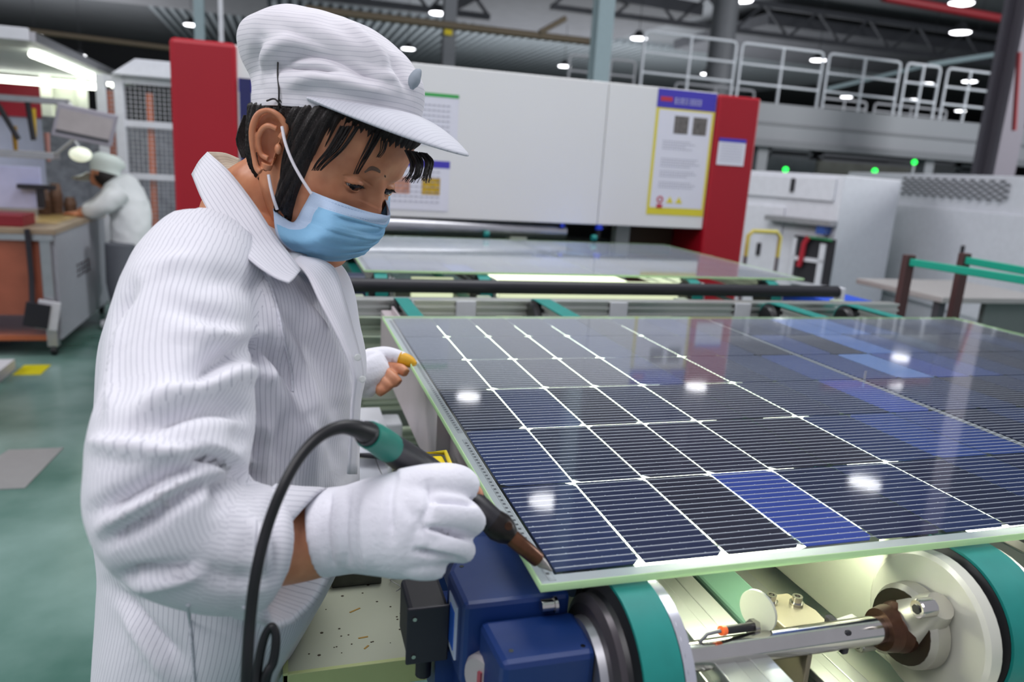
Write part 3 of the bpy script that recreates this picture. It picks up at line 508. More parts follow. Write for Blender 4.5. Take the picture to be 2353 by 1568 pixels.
# ================================================================ conveyors
def profile(g, x, y0, y1, z, w, h):          # slotted aluminium extrusion along Y
    s = .008
    g.box((x - w / 2 + s, y0 + .0006, z - h + .001), (x + w / 2 - s, y1 - .0006, z - .001)).box((x - w / 2, y0, z - h), (x + w / 2, y1, z - h + s)).box((x - w / 2, y0, z - s), (x - w * .12, y1, z)).box((x + w * .12, y0, z - s), (x + w / 2, y1, z))
    g.box((x - w / 2, y0, z - h / 2 - s / 2), (x + w / 2, y1, z - h / 2 + s / 2)); return g
def lane(x, w, y0, y1, label, r=.082, side=None, beltz=.9685, hub=True):
    o = thing('belt_conveyor', label, 'conveyor', (x, (y0 + y1) / 2, beltz - .18)); zc = beltz - r; pts = []
    for k in range(33): a = PI / 2 + PI * k / 32; pts.append((y0 + r * math.cos(a), zc + r * math.sin(a)))
    for k in range(33): a = -PI / 2 + PI * k / 32; pts.append((y1 + r * math.cos(a), zc + r * math.sin(a)))
    t = .003; R = []
    n = len(pts)
    for i in range(n):
        a = np.array(pts[i - 1]); b = np.array(pts[(i + 1) % n]); d = (b - a) / np.linalg.norm(b - a); nn = np.array([d[1], -d[0]]); p = np.array(pts[i]); 
        if (p - np.array([(y0 + y1) / 2, zc])) @ nn < 0: nn = -nn
        q = p - nn * t; R.append([(x - w / 2, p[0], p[1]), (x + w / 2, p[0], p[1]), (x + w / 2, q[0], q[1]), (x - w / 2, q[0], q[1])])
    g = G(); R.append(R[0])
    for k_ in range(4): m_ = (k_ + 1) % 4; vs = [p for r_ in R for p in (r_[k_], r_[m_])]; g.add(vs, [(2 * i, 2 * i + 1, 2 * i + 3, 2 * i + 2) for i in range(len(R) - 1)], True)
    part('belt', g, TEAL, o)
    for y in (y0, y1):
        p = part('pulley', G().lathe((x, y, zc), (1, 0, 0), [(-w / 2 - .012, r * .35), (-w / 2 - .012, r - .016), (-w / 2 - .004, r - .012), (-w / 2, r - .0035), (w / 2, r - .0035), (w / 2 + .004, r - .01), (w / 2 + .004, r * .3)], 40), BLACK, o)
        part('flange', G().lathe((x + w / 2 + .006, y, zc), (1, 0, 0), [(0, .02), (0, r - .004), (.006, r - .006), (.006, .02)], 36), BRUSH, p)
    part('beam', profile(G(), x, y0 + .05, y1 - .05, beltz - .006, w * .8, .05), ALU, o)
    part('bearing_block', bx((x + w / 2 + .012, y0 - .03, zc - .05), (x + w / 2 + .026, y0 + .03, zc + .05)), BRUSH, o, .006)
    if side is not None:
        part('side_plate', G().prism([(y0 - .01, zc - .075), (y0 - .06, zc - .03), (y0 - .06, zc + .03), (y0 - .01, zc + .072), (.55, zc + .072), (.55, zc - .075)], (side, 0, 0), (0, 1, 0), (0, 0, 1), (.008, 0, 0)), ALUW, o, .002)
    return o, zc
L1, zc = lane(.087, .036, .0, 1.42, 'teal belt conveyor between blue motor and steel shaft, under the panel corner')
L2, _ = lane(.482, .048, .0, 1.42, 'teal belt conveyor with pale side plate at the end of the steel shaft', side=.436)
lane(.96, .04, .02, 1.1, 'teal belt conveyor hidden under the middle of the solar panel')
lane(1.235, .045, .02, 1.40, 'teal belt conveyor emerging beyond the panel with a rounded pale end', r=.05)
lane(1.50, .045, .02, 1.38, 'teal belt conveyor emerging beyond the panel nearest the black bar end', r=.05)
part('side_plate', bx((.054, .25, .84), (.060, 1.38, .955)).box((.03, .62, .80), (.058, 1.40, .94)), mat('lilac_side_plate', '#b9adb0', .4, .1), L1, .002)
# pulley detail of the first lane: grooves and silver outer ring
part('groove_ring', G().lathe((.061, 0, zc), (1, 0, 0), [(-.010, .03), (-.010, .060), (-.006, .068), (0, .068), (.0, .03)], 40), mat('grey_pulley_face', '#4d484c', .35, .5), L1)
part('outer_ring', G().lathe((.050, 0, zc), (1, 0, 0), [(-.006, .034), (-.006, .048), (.002, .050), (.002, .034)], 36), BRUSH, L1)
part('silver_flange', G().lathe((.108, 0, zc), (1, 0, 0), [(0, .014), (0, .078), (.010, .078), (.014, .03), (.02, .03), (.02, .014)], 40), mat('silver_flange', '#cfd0d8', .25, .7), L1)
part('silver_cap', G().lathe((.062, .085, zc + .045), (1, 0, 0), [(0, .02), (.014, .02)], 24), BRUSH, L1)
# second lane: bearing hub, lobed housing, bolts, pale disc
HS = V(.44, 0, zc)
part('pulley_disc', G().lathe((.432, -.004, zc), (1, 0, 0), [(-.004, .03), (-.004, .073), (-.001, .0775), (.012, .0775)], 48), mat('pale_disc', '#d6d6c8', .3, .25, var=.05), L2)
part('bearing_housing', G().lathe((.408, 0, zc), (1, 0, 0), [(-.006, .030), (-.006, .038), (.0, .043), (.014, .044)], 36), mat('cast_housing', '#a8a69b', .35, .5, var=.1), L2)
g = G()
for a in (2.2, -.9): 
    y, z = .052 * math.cos(a), zc + .052 * math.sin(a); g.tube([(.414, 0, zc), (.414, y * .6, zc + (z - zc) * .6), (.414, y, z)], [.03, .022, .014], 14)
part('housing_lugs', g, MATS['cast_housing'], L2)
for a in (2.2, -.9):
    y, z = .052 * math.cos(a), zc + .052 * math.sin(a)
    q = part('cap_bolt', G().lathe((.398, y, z), (1, 0, 0), [(-.014, .005), (-.014, .0085), (-.0125, .0095), (.004, .0095)], 20), STEEL, L2); part('hex_socket', G().lathe((.3825, y, z), (1, 0, 0), [(0, .0001), (0, .005), (.002, .005)], 6), BLACK, q)
part('oily_collar', G().lathe((.375, 0, zc), (1, 0, 0), [(0, .0165), (0, .021), (.012, .024), (.014, .021), (.022, .026), (.034, .027), (.040, .032)], 30), RUST, L2)
part('oily_recess', G().lathe((.4015, 0, zc), (1, 0, 0), [(0, .02), (0, .0385), (.002, .0385)], 30), mat('oil_dark', '#2b2118', .35, .3), L2)
solo('drive_shaft', G().cyl((.128, 0, zc), (.42, 0, zc), .0142, 28), STEEL, 'polished round steel shaft between the two teal belts', 'shaft')
solo('cross_profile', profile(G(), .205, -.16, .62, .885, .06, .06), ALU, 'slotted aluminium profile running under the panel beside the first belt', 'profile', bev=.0015)
solo('pale_base_plate', bx((.115, -.40, .765), (.60, 1.1, .775)), ALUW, 'pale base plate under the conveyor belts', 'plate')
solo('cross_profile', profile(G(), .345, -.2, .5, .83, .05, .05), ALU, 'aluminium profile below the steel shaft end', 'profile', bev=.0015)
solo('cross_profile', profile(G(), .285, -.2, .3, .80, .035, .04), ALUW, 'narrow pale profile below the middle of the steel shaft', 'profile', bev=.0015)
solo('green_gearbox_cover', bx((.262, .05, .80), (.315, .35, .865)), mat('dull_green_cover', '#5d7f70', .5), 'dull green box between the profile and the tan bracket', 'cover', bev=.004)
# tan bracket with two hex bolts, clamp, sensor
o = thing('sensor_bracket', 'tan metal bracket with two hex bolts above the steel shaft', 'bracket', (.30, .03, .80)); TAN = mat('tan_anodised', '#8f8772', .35, .3, var=.08)
part('plate', G().prism([(-.025, -.045), (.022, -.045), (.028, .01), (.018, .045), (-.03, .045)], (.305, .035, .880), (1, 0, 0), (0, 1, 0), (0, 0, .006)), TAN, o, .0015)
part('web', bx((.282, -.01, .80), (.288, .075, .88)), TAN, o, .001)
for x, y in ((.291, .066), (.318, .058)): part('hex_bolt', G().lathe((x, y, .886), (0, 0, 1), [(0, .0075), (.003, .0075), (.003, .0055), (.010, .0055), (.010, .003), (.006, .003)], 18), STEEL, o)
o = thing('cable_clamp', 'small black clamp beside the tan bracket', 'clamp', (.335, .01, .87)); part('body', bx((.322, -.012, .872), (.330, .02, .898)), DARK, o, .002); part('jaw', G().obox((.342, .012, .892), (.028, .008, .008), (1, .2, 0), (-.2, 1, 0)), BRUSH, o, .001); part('jaw', G().obox((.340, -.003, .878), (.024, .006, .006)), DARK, o, .001)
o = thing('proximity_sensor', 'slim black sensor with orange end on a pale oval plate', 'sensor', (.235, .02, .88)); c = U(1665, 1449, .715); e_ = U(1735, 1440, .74)
part('barrel', G().cyl(c, e_, .0042, 14), DARK, o); part('orange_end', G().cyl(c - (e_ - c) * .12, c, .0046, 14), mat('orange_led', '#f07038', .4, emit='#ff6a30', es=.3), o)
part('nut', G().cyl(c + (e_ - c) * .85, e_, .0075, 6), STEEL, o)
q = U(1740, 1405, .745); part('mount_plate', G().lathe(q, (1, .35, 0), [(0, .0005), (0, .021), (.003, .021)], 28), ALUW, o)
part('cable', G().tube([c - (e_ - c) * .12, U(1625, 1458, .71), U(1605, 1480, .71), U(1600, 1510, .72)], .0018, 8), MGREY, o)
# inspection light boxes under the glass
LB = mat('diffuser_glow', '#ffffff', .5, var=0, emit='#fcffe6', es=8); 
for a, b_, lb in ((.112, .430, 'flat white light box under the glass between the two near belts'), (.518, .60, 'narrow white light box under the glass beyond the second belt')):
    o = thing('light_box', lb, 'light', ((a + b_) / 2, .6, .93)); part('diffuser', bx((a, .072, .9615), (b_, 1.10, .964)), LB, o); part('tray', bx((a, .072, .957), (b_, 1.10, .961)), ALUW, o)
o = thing('work_light', 'hidden bright tube light under the solar panel front edge', 'light', (.28, .16, .9)); part('tube', G().cyl((.125, .062, .946), (.425, .088, .944), .006, 12), mat('work_tube_glow', '#ffffff', .5, var=0, emit='#fbffe0', es=45), o); part('holder', bx((.12, .074, .935), (.43, .077, .955)), ALU, o)
o = thing('work_light', 'added tube light under the panel edge beyond the second teal belt', 'light', (.8, .1, .92)); part('tube', G().cyl((.53, .062, .946), (1.55, .088, .944), .006, 12), MATS['work_tube_glow'], o); part('holder', bx((.53, .074, .935), (1.55, .077, .955)), ALU, o)  # tube added to brighten the rest of the front margin
solo('dark_cover_strip', G().obox((.62, .02, .945), (.07, .3, .012), (1, 0, 0), (0, 1, 0)), mat('dark_cover', '#3a3836', .6), 'dark cover strip beyond the teal belt at the picture edge', 'cover', bev=.002)
solo('pale_rail_cover', bx((.70, -.2, .88), (.80, .3, .93)), ALU, 'pale rail beyond the dark cover strip', 'rail', bev=.003)
# ---------------------------------------------------------------- blue gear motor
o = thing('gear_motor', 'blue gear motor under the front corner of the solar panel', 'motor', (-.01, .05, .66))
part('housing', G().prism([(-.058, .036), (.044, .036), (.046, .16), (-.030, .16), (-.060, .095)], (0, 0, .86), (1, 0, 0), (0, 1, 0), (0, 0, .085)), BLUE, o, .005)
part('rear_housing', bx((-.03, .16, .84), (.046, .34, .938)), BLUE, o, .005)
part('cover_plate', G().prism([(-.044, .034), (.046, .034), (.048, .0), (.044, -.030), (-.040, -.030)], (0, 0, .86), (1, 0, 0), (0, 1, 0), (0, 0, .069)), BLUE, o, .006)
part('front_body', bx((-.036, -.026, .70), (.044, .05, .885)), BLUE, o, .01)
part('lower_body', bx((-.052, .04, .66), (.04, .20, .862)), BLUE, o, .01)
part('output_boss', G().lathe((.0, -.03, .83), (0, 1, 0), [(-.012, .0), (-.012, .034), (.01, .036)], 30), BLUE, o)
c = V(-.042, .018, .878); part('round_badge', G().lathe(c, (-1, -.55, 0), [(-.012, .024), (.0, .024), (.003, .021), (.003, .0005)], 30), mat('badge_grey', '#b0a9ab', .4, .2), o, label='pale round badge')
part('badge_mark', G().obox(c + V(-.0035, -.002, 0), (.003, .004, .022), (-1, -.55, 0), (.55, -1, 0)), mat('badge_red', '#a04b55', .5), o)
part('name_plate', bx((-.0605, .055, .875), (-.0585, .085, .93)), mat('name_plate', '#c8d4e8', .4), o); part('name_plate_print', bx((-.0612, .06, .882), (-.0604, .078, .922)), mat('plate_blue', '#2a62c8', .4), o)
c = V(.020, .028, .940); part('oil_plug', G().cyl(c - V(.008, 0, 0), c + V(.004, 0, 0), .006, 6).cyl(c + V(.004, 0, 0), c + V(.007, 0, 0), .0075, 14), STEEL, o)
for x, y, z in ((-.046, .10, .945), (-.028, -.014, .929), (.035, -.02, .929)): part('screw', G().lathe((x, y, z), (0, 0, 1), [(-.002, .0022), (.0005, .0022)], 12), STEEL, o)
part('motor_end', G().lathe((.0, .34, .80), (0, 1, 0), [(-.02, .0), (-.02, .045), (.04, .045), (.05, .035)], 30), BLUE, o)
o = thing('terminal_box', 'black terminal box on the side of the blue motor', 'box', (-.08, .1, .83)); part('box', bx((-.100, .078, .862), (-.0615, .135, .918)), DARK, o, .004)
for z in (.91, .87): part('screw', G().lathe((-.095, .0755, z), (0, 1, 0), [(-.002, .002), (.002, .002)], 10), STEEL, o)
part('lid', bx((-.102, .076, .860), (-.0612, .0795, .920)), mat('terminal_lid', '#24212c', .4), o, .0015)
part('gland', G().cyl((-.08, .10, .83), (-.08, .10, .862), .008, 12), DARK, o); part('foot', bx((-.07, .09, .80), (-.05, .13, .862)), BLUE, o)
# ---------------------------------------------------------------- worktable beside the line
TBL = mat('stained_pale_tray', '#b5b9a4', .4, .05, var=.1, scale=5)
o = thing('side_shelf', 'pale stained shelf along the conveyor beside the white coat', 'shelf', (-.13, .7, .70))
part('top', bx((-.212, .235, .742), (-.048, 1.12, .750)), TBL, o, .002); part('lip', bx((-.215, .230, .72), (-.209, 1.12, .754)).box((-.215, .230, .72), (-.045, .236, .752)), mat('shelf_lip', '#b9c486', .45), o, .001)
st = G(); sd = G()
for k in range(60):
    x, y = -.21 + .15 * rng.rand(), .26 + .45 * rng.rand() ** 1.3; r = .0008 + .0016 * rng.rand(); sd.lathe((x, y, .7501), (0, 0, 1), [(0, r), (.0004, r * .6)], 7)
for x, y, l, a in ((-.125, .345, .016, .5), (-.12, .285, .012, .1), (-.118, .265, .008, .8), (-.17, .42, .018, .6), (-.166, .417, .014, .5)): st.obox((x, y, .7503), (l, .0022, .0005), (math.cos(a), math.sin(a), 0), (-math.sin(a), math.cos(a), 0))
part('dirt_specks', sd, mat('dirt', '#3a2f1c', .7), o, kind='stuff'); part('flux_scraps', st, mat('flux_scrap', '#a8802c', .5), o, kind='stuff')
for x, y in ((-.19, .3), (-.06, 1.08), (-.19, 1.08)): part('leg', bx((x - .012, y - .012, 0), (x + .012, y + .012, .742)), ALU, o)
c = onz(820, 1345, .752)
o = thing('sponge_tray', 'dark metal tray with a yellow soldering sponge on the shelf', 'tray', (c[0], c[1] + .02, .75)); x, y = c[0], c[1] + .03
part('tray', bx((x - .034, y - .03, .7502), (x + .034, y + .03, .770)), mat('worn_dark_tray', '#3f403a', .35, .4, var=.7, scale=22), o, .002); part('sponge', bx((x - .030, y - .026, .768), (x + .030, y + .026, .777)), mat('wet_sponge', '#c29a14', .7, var=.25, scale=90, bump=.6, bscale=260), o, .003)
part('wire_coil', G().tube([(x + .05 + .006 * math.cos(t * .9) * (1 + .3 * math.sin(t)), y + .0 - .004 * t + .01, .753 + .003 * math.sin(t * .7)) for t in np.arange(0, 16, .5)], .0005, 5), BRUSH, o)
PAPER = mat('white_paper', '#d8dae4', .6, var=.02)
o = thing('paper_pad', 'white paper sheets on a clipboard behind the shelf', 'paper', (-.06, .95, .75))
q = [onz(*p, .79) for p in ((800, 968), (868, 966), (892, 1040), (800, 1042))]; part('sheet', G().add([tuple(a) for a in q] + [tuple(a - V(0, 0, .004)) for a in q], [(0, 1, 2, 3), (7, 6, 5, 4), (0, 4, 5, 1), (1, 5, 6, 2), (2, 6, 7, 3), (3, 7, 4, 0)]), PAPER, o)
q = [onz(*p, .765) for p in ((795, 1052), (882, 1055), (900, 1120), (795, 1125))]; part('sheet', G().add([tuple(a) for a in q] + [tuple(a - V(0, 0, .012)) for a in q], [(0, 1, 2, 3), (7, 6, 5, 4), (0, 4, 5, 1), (1, 5, 6, 2), (2, 6, 7, 3), (3, 7, 4, 0)]), PAPER, o)
part('clip_edge', G().cyl(onz(798, 1044, .785), onz(880, 1052, .785), .004, 8), DARK, o); part('backing', bx((-.10, .93, .75), (-.0, 1.15, .757)), LGREY, o)
part('wire_curl', G().tube([onz(*p, .78) for p in ((862, 1052), (870, 1075), (882, 1100))], .0006, 5), DARK, o)
o = thing('beige_plate', 'beige cover plate with black clip beside the panel edge', 'plate', (-.02, .4, .86)); q = onz(1045, 1045, .90)
BEI = mat('beige_cover', '#a09e80', .5); part('plate', bx((-.048, .40, .862), (.045, .58, .868)), BEI, o, .002); part('side', bx((-.048, .40, .80), (-.044, .58, .862)), BEI, o, .001)
part('binder_clip', G().obox((-.05, .50, .858), (.008, .05, .018), (1, 0, 0), (0, 1, 0)), BLACK, o, .001)
c = U(992, 1063, .83); o = thing('yellow_tray', 'small yellow plastic dish with rim behind the gloved hand', 'dish', c)
part('dish', bx(c - V(.018, .018, .02), c + V(.016, .02, .0)), YEL, o, .003); part('rim', G().tube([c + V(-.022, -.02, .002), c + V(.018, -.02, .002), c + V(.020, .022, .002), c + V(-.018, .024, .002), c + V(-.022, -.02, .002)], .003, 8), YEL, o)
part('stand', G().cyl(c - V(0, 0, .02), c * V(1, 1, 0) + V(0, 0, .75), .006, 8), DARK, o)
# ---------------------------------------------------------------- frame of the next section
FRG = mat('pale_green_frame', '#b8c4ae', .4, .25, var=.06)
def xprof(g, x0, x1, y, z, w, h):
    s = .007; g.box((x0 + .0006, y - w / 2 + s, z - h + .001), (x1 - .0006, y + w / 2 - .001, z - .001)).box((x0, y - w / 2, z - s), (x1, y, z)).box((x0, y - w / 2, z - h), (x1, y, z - h + s)).box((x0, y - w / 2, z - h / 2 - s / 2), (x1, y, z - h / 2 + s / 2)); return g
solo('frame_beam', xprof(G(), -.3, 1.75, 1.47, .960, .05, .045), ALU, 'slotted aluminium cross beam just beyond the solar panel', 'beam', bev=.001)
o = thing('line_frame', 'pale green aluminium frame of the next conveyor section', 'frame', (.6, 1.8, 0))
LF = o
for z, y in ((.90, 1.50), (.84, 1.52), (.76, 1.56), (.66, 1.56), (.55, 1.56)): part('cross_rail', xprof(G(), -.3, 1.75, y, z, .04, .045), FRG, o)
part('cable_duct', bx((-.16, 1.38, .70), (.08, 1.42, .735)), mat('pale_grey_duct', '#9fa596', .5), o, .002)
for x in (-.05, .10): part('duct_slot', bx((x - .02, 1.376, .712), (x - .01, 1.38, .722)), BLACK, o)
for x in (-.02, .35, 1.0, 1.6): part('upright', bx((x - .02, 1.54, 0), (x + .02, 1.58, .95)), FRG, o, .002)
part('diagonal_pipe', G().cyl((-.06, 1.40, .69), (.06, 1.15, .40), .012, 10), FRG, o); part('white_hose', G().tube([(-.10, 1.3, .62), (-.04, 1.26, .50), (.04, 1.28, .48), (.06, 1.34, .6)], .012, 8), WHITE, o)
part('white_box', bx((-.02, 1.30, .38), (.08, 1.38, .66)), LGREY, o, .006); part('dark_base', bx((-.1, 1.2, .30), (.2, 1.5, .38)), DGREY, o)
for i, x in enumerate((.24, .70, 1.12)): part('joint_plate', bx((x, 1.438, .915), (x + .055, 1.444, .958)), LGREY, o, .001)
part('cam_lever', G().cyl((-.12, 1.44, .88), (-.04, 1.43, .875), .008, 8).cyl((-.09, 1.42, .86), (-.09, 1.42, .90), .01, 8), DARK, o)
o = thing('black_guide_bar', 'long black padded bar across the line between both panels', 'bar', (.8, 1.60, .95)); 
part('padded_tube', G().cyl((-.07, 1.62, .969), (1.64, 1.62, .969), .0205, 24), mat('matt_black_foam', '#17171f', .45), o); part('end_bracket', bx((1.645, 1.60, .90), (1.66, 1.64, .985)).box((1.56, 1.59, .89), (1.66, 1.62, .915)), WHITE, o, .002)
part('end_bracket', bx((-.09, 1.60, .90), (-.075, 1.64, .985)), BRUSH, o, .002)
for i, x in enumerate((.03 + .05, .42, 1.20, 1.53)): lane(x, .04, 1.86, 2.95, ['teal belt conveyor next to the small blue motor behind the black bar', 'teal belt conveyor second from the small blue motor under the second panel', 'teal belt conveyor third from the small blue motor under the second panel', 'teal belt conveyor at the end corner of the second panel'][i], r=.06)
o = thing('small_gear_motor', 'dark blue drum motor behind the black bar beside the coat', 'motor', (-.08, 1.85, .84)); part('drum', G().cyl((-.16, 1.86, .91), (.03, 1.86, .91), .058, 26), mat('navy_motor', '#1a2440', .45), o); part('front_block', bx((-.15, 1.80, .80), (-.0, 1.9, .87)), mat('navy_motor', '#1a2440'), o, .01)
o = thing('light_box', 'bright white light box under the second solar panel', 'light', (.75, 2.2, .85)); part('diffuser', bx((.50, 1.92, .88), (1.12, 2.75, .90)), mat('second_box_glow', '#ffffff', .5, var=0, emit='#f6ffd8', es=2.2), o)
part('front_tray', bx((.475, 1.84, .82), (1.145, 1.86, .955)), mat('lit_pale_tray', '#e9efcc', .5, emit='#eef7c8', es=.55), o)  # lit look of the tray is emission put into its material
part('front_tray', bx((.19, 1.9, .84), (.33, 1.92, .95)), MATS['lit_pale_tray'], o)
part('amber_fitting', bx((.62, 1.56, .90), (.645, 1.58, .92)), mat('amber_fit', '#c89a20', .5), LF)
for x in (.45, .5, .56, .82): part('hose_fitting', G().cyl((x, 1.56, .912), (x + .03, 1.56, .912), .008, 10), BRUSH, LF)
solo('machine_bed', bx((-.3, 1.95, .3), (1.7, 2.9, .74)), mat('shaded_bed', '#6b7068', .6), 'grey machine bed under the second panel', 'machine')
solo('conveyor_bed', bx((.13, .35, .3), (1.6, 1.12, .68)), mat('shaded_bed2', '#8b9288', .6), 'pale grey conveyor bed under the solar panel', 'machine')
# ================================================================ the worker
from mathutils.bvhtree import BVHTree
RX, DN, FW = RC[0], RC[1], RC[2]
def pm(px, d): return px * d / FPX
def evalmesh(g, voxel, it=6, fac=.5):
    me = meshof('tmp', g); o = bpy.data.objects.new('tmp', me); COL.objects.link(o)
    m = o.modifiers.new('r', 'REMESH'); m.mode = 'VOXEL'; m.voxel_size = voxel; m.use_smooth_shade = True
    if it: s = o.modifiers.new('s', 'SMOOTH'); s.iterations = it; s.factor = fac
    dg = bpy.context.evaluated_depsgraph_get(); ev = o.evaluated_get(dg); r = bpy.data.meshes.new_from_object(ev)
    v = np.zeros(len(r.vertices) * 3); r.vertices.foreach_get('co', v); v = v.reshape(-1, 3)
    ls = np.zeros(len(r.loops), int); r.loops.foreach_get('vertex_index', ls); st = np.zeros(len(r.polygons), int); ct = st.copy(); r.polygons.foreach_get('loop_start', st); r.polygons.foreach_get('loop_total', ct)
    f = [tuple(ls[a:a + c]) for a, c in zip(st.tolist(), ct.tolist())]
    bpy.data.objects.remove(o); bpy.data.meshes.remove(me); bpy.data.meshes.remove(r); return v, f
def normals(v, f):
    q = np.array([(a[0], a[1], a[2], a[-1]) for a in f]); n = np.cross(v[q[:, 2]] - v[q[:, 0]], v[q[:, 3]] - v[q[:, 1]]) if len(f[0]) > 3 else np.cross(v[q[:, 1]] - v[q[:, 0]], v[q[:, 2]] - v[q[:, 0]])
    N = np.zeros_like(v)
    for k in range(4): np.add.at(N, q[:, k], n)
    return N / (np.linalg.norm(N, axis=1, keepdims=True) + 1e-12)
def vpart(name, v, f, m, parent, label=None, attr=None, kind=None):
    b = BASE[parent.name]; me = bpy.data.meshes.new(name); me.from_pydata((v - b).tolist(), [], f); me.polygons.foreach_set('use_smooth', [True] * len(f)); me.materials.append(m)
    if attr is not None: a = me.attributes.new('stripe', 'FLOAT', 'CORNER'); a.data.foreach_set('value', attr.astype(np.float32))
    o = bpy.data.objects.new(name, me); COL.objects.link(o); o.parent = parent; BASE[o.name] = b; return tag(o, label, None, None, kind)
def seglen(P, pts):       # distance in px from points P (n,2) to a polyline
    best = np.full(len(P), 1e9)
    for a, b in zip(pts[:-1], pts[1:]):
        a, b = np.array(a, float), np.array(b, float); d = b - a; t = np.clip(((P - a) @ d) / (d @ d), 0, 1); best = np.minimum(best, np.linalg.norm(P - a - t[:, None] * d, axis=1))
    return best
def spl(pts, k=8):        # Catmull-Rom through points of any dimension
    P = [np.array(p, float) for p in pts]; P = [2 * P[0] - P[1]] + P + [2 * P[-1] - P[-2]]; out = []
    for i in range(1, len(P) - 2):
        for j in range(k): t = j / k; out.append(.5 * (2 * P[i] + (P[i + 1] - P[i - 1]) * t + (2 * P[i - 1] - 5 * P[i] + 4 * P[i + 1] - P[i + 2]) * t * t + (3 * P[i] - P[i - 1] - 3 * P[i + 1] + P[i + 2]) * t ** 3))
    out.append(P[-2]); return out
def sculpt(v, f, strokes, flip=False):
    N = normals(v, f) * (-1 if flip else 1); pr = proj(v); view = CC - v; view /= np.linalg.norm(view, axis=1, keepdims=True); fc = (N * view).sum(1); w8 = np.clip(fc * 2.5, 0, 1)
    disp = np.zeros(len(v))
    for pts, amp, w in strokes:
        c = spl(pts, 6); d = seglen(pr[:, :2], c); L = np.clip(np.array([np.hypot(*(np.array(q) - pr[:, :2]).T) for q in (pts[0], pts[-1])]).min(0) / (w * 3.0), 0, 1)
        disp += 1.7 * amp * np.exp(-(d / w) ** 2) * (.25 + .75 * L)
    return v + N * (disp * w8)[:, None]
def camtube(g, P, n=24): 
    P = spl(P, 5); return g.tube([U(a, b, d) for a, b, d, r in P], [pm(r, d) for a, b, d, r in P], n)
HW = np.array([[-.691, .603, .399], [-.719, -.633, -.288], [.079, -.486, .871]]); HO = np.array([-.164, .394, 1.320])
def H(x, y, z): return HO + HW @ np.array([x, y, z], float)
def Hl(P): return (np.asarray(P) - HO) @ HW
person = thing('person', 'person in white striped work coat, white cap and blue mask soldering the panel corner', 'person', U(455, 2150, 1.04) * V(1, 1, 0))
# ---------------- materials
SKIN = bpy.data.materials.new('skin'); SKIN.use_nodes = True; b = SKIN.node_tree.nodes['Principled BSDF']; nt = SKIN.node_tree
tc = nt.nodes.new('ShaderNodeTexCoord'); n = nt.nodes.new('ShaderNodeTexNoise'); n.inputs['Scale'].default_value = 45; r = nt.nodes.new('ShaderNodeValToRGB')
r.color_ramp.elements[0].position = .3; r.color_ramp.elements[0].color = lin('#bf7a57'); r.color_ramp.elements[1].position = .7; r.color_ramp.elements[1].color = lin('#d6946e')
nt.links.new(tc.outputs['Object'], n.inputs[0]); nt.links.new(n.outputs[0], r.inputs[0]); nt.links.new(r.outputs[0], b.inputs['Base Color'])
b.inputs['Roughness'].default_value = .45; b.inputs['Subsurface Weight'].default_value = .12; b.inputs['Subsurface Radius'].default_value = (.012, .005, .003); b.inputs['Subsurface Scale'].default_value = .6
def clothmat(name, c, line, strength, per=1., wr=.35, tint=None):
    m = bpy.data.materials.new(name); m.use_nodes = True; nt = m.node_tree; b = nt.nodes['Principled BSDF']; b.inputs['Roughness'].default_value = .75; b.inputs['Sheen Weight'].default_value = .15
    at = nt.nodes.new('ShaderNodeAttribute'); at.attribute_name = 'stripe'; fr = nt.nodes.new('ShaderNodeMath'); fr.operation = 'FRACT'; nt.links.new(at.outputs['Fac'], fr.inputs[0])
    s = nt.nodes.new('ShaderNodeMath'); s.operation = 'SUBTRACT'; nt.links.new(fr.outputs[0], s.inputs[0]); s.inputs[1].default_value = .5
    a = nt.nodes.new('ShaderNodeMath'); a.operation = 'ABSOLUTE'; nt.links.new(s.outputs[0], a.inputs[0])
    k = nt.nodes.new('ShaderNodeMapRange'); k.inputs['From Min'].default_value = .03; k.inputs['From Max'].default_value = .11; k.inputs['To Min'].default_value = strength; k.inputs['To Max'].default_value = 0; nt.links.new(a.outputs[0], k.inputs[0])
    mx = nt.nodes.new('ShaderNodeMix'); mx.data_type = 'RGBA'; mx.inputs[6].default_value = lin(c); mx.inputs[7].default_value = lin(line); nt.links.new(k.outputs[0], mx.inputs[0]); nt.links.new(mx.outputs[2], b.inputs['Base Color'])
    tc = nt.nodes.new('ShaderNodeTexCoord'); n = nt.nodes.new('ShaderNodeTexNoise'); n.inputs['Scale'].default_value = 26; n.inputs['Detail'].default_value = 5; n.inputs['Distortion'].default_value = .8
    mp = nt.nodes.new('ShaderNodeMapping'); mp.inputs['Scale'].default_value = (1, 1, .45); nt.links.new(tc.outputs['Object'], mp.inputs[0]); nt.links.new(mp.outputs[0], n.inputs[0])
    bp = nt.nodes.new('ShaderNodeBump'); bp.inputs['Strength'].default_value = wr; bp.inputs['Distance'].default_value = .006; nt.links.new(n.outputs[0], bp.inputs['Height']); nt.links.new(bp.outputs[0], b.inputs['Normal']); return m
COAT = clothmat('striped_coat_cloth', '#dcdbe2', '#6f7286', .46); CAPM = clothmat('striped_cap_cloth', '#d9d6dc', '#8a8c9c', .42, wr=.3); GLOVE = mat('white_knit_glove', '#e3e2ea', .85, var=.02, scale=60, bump=.35, bscale=220)
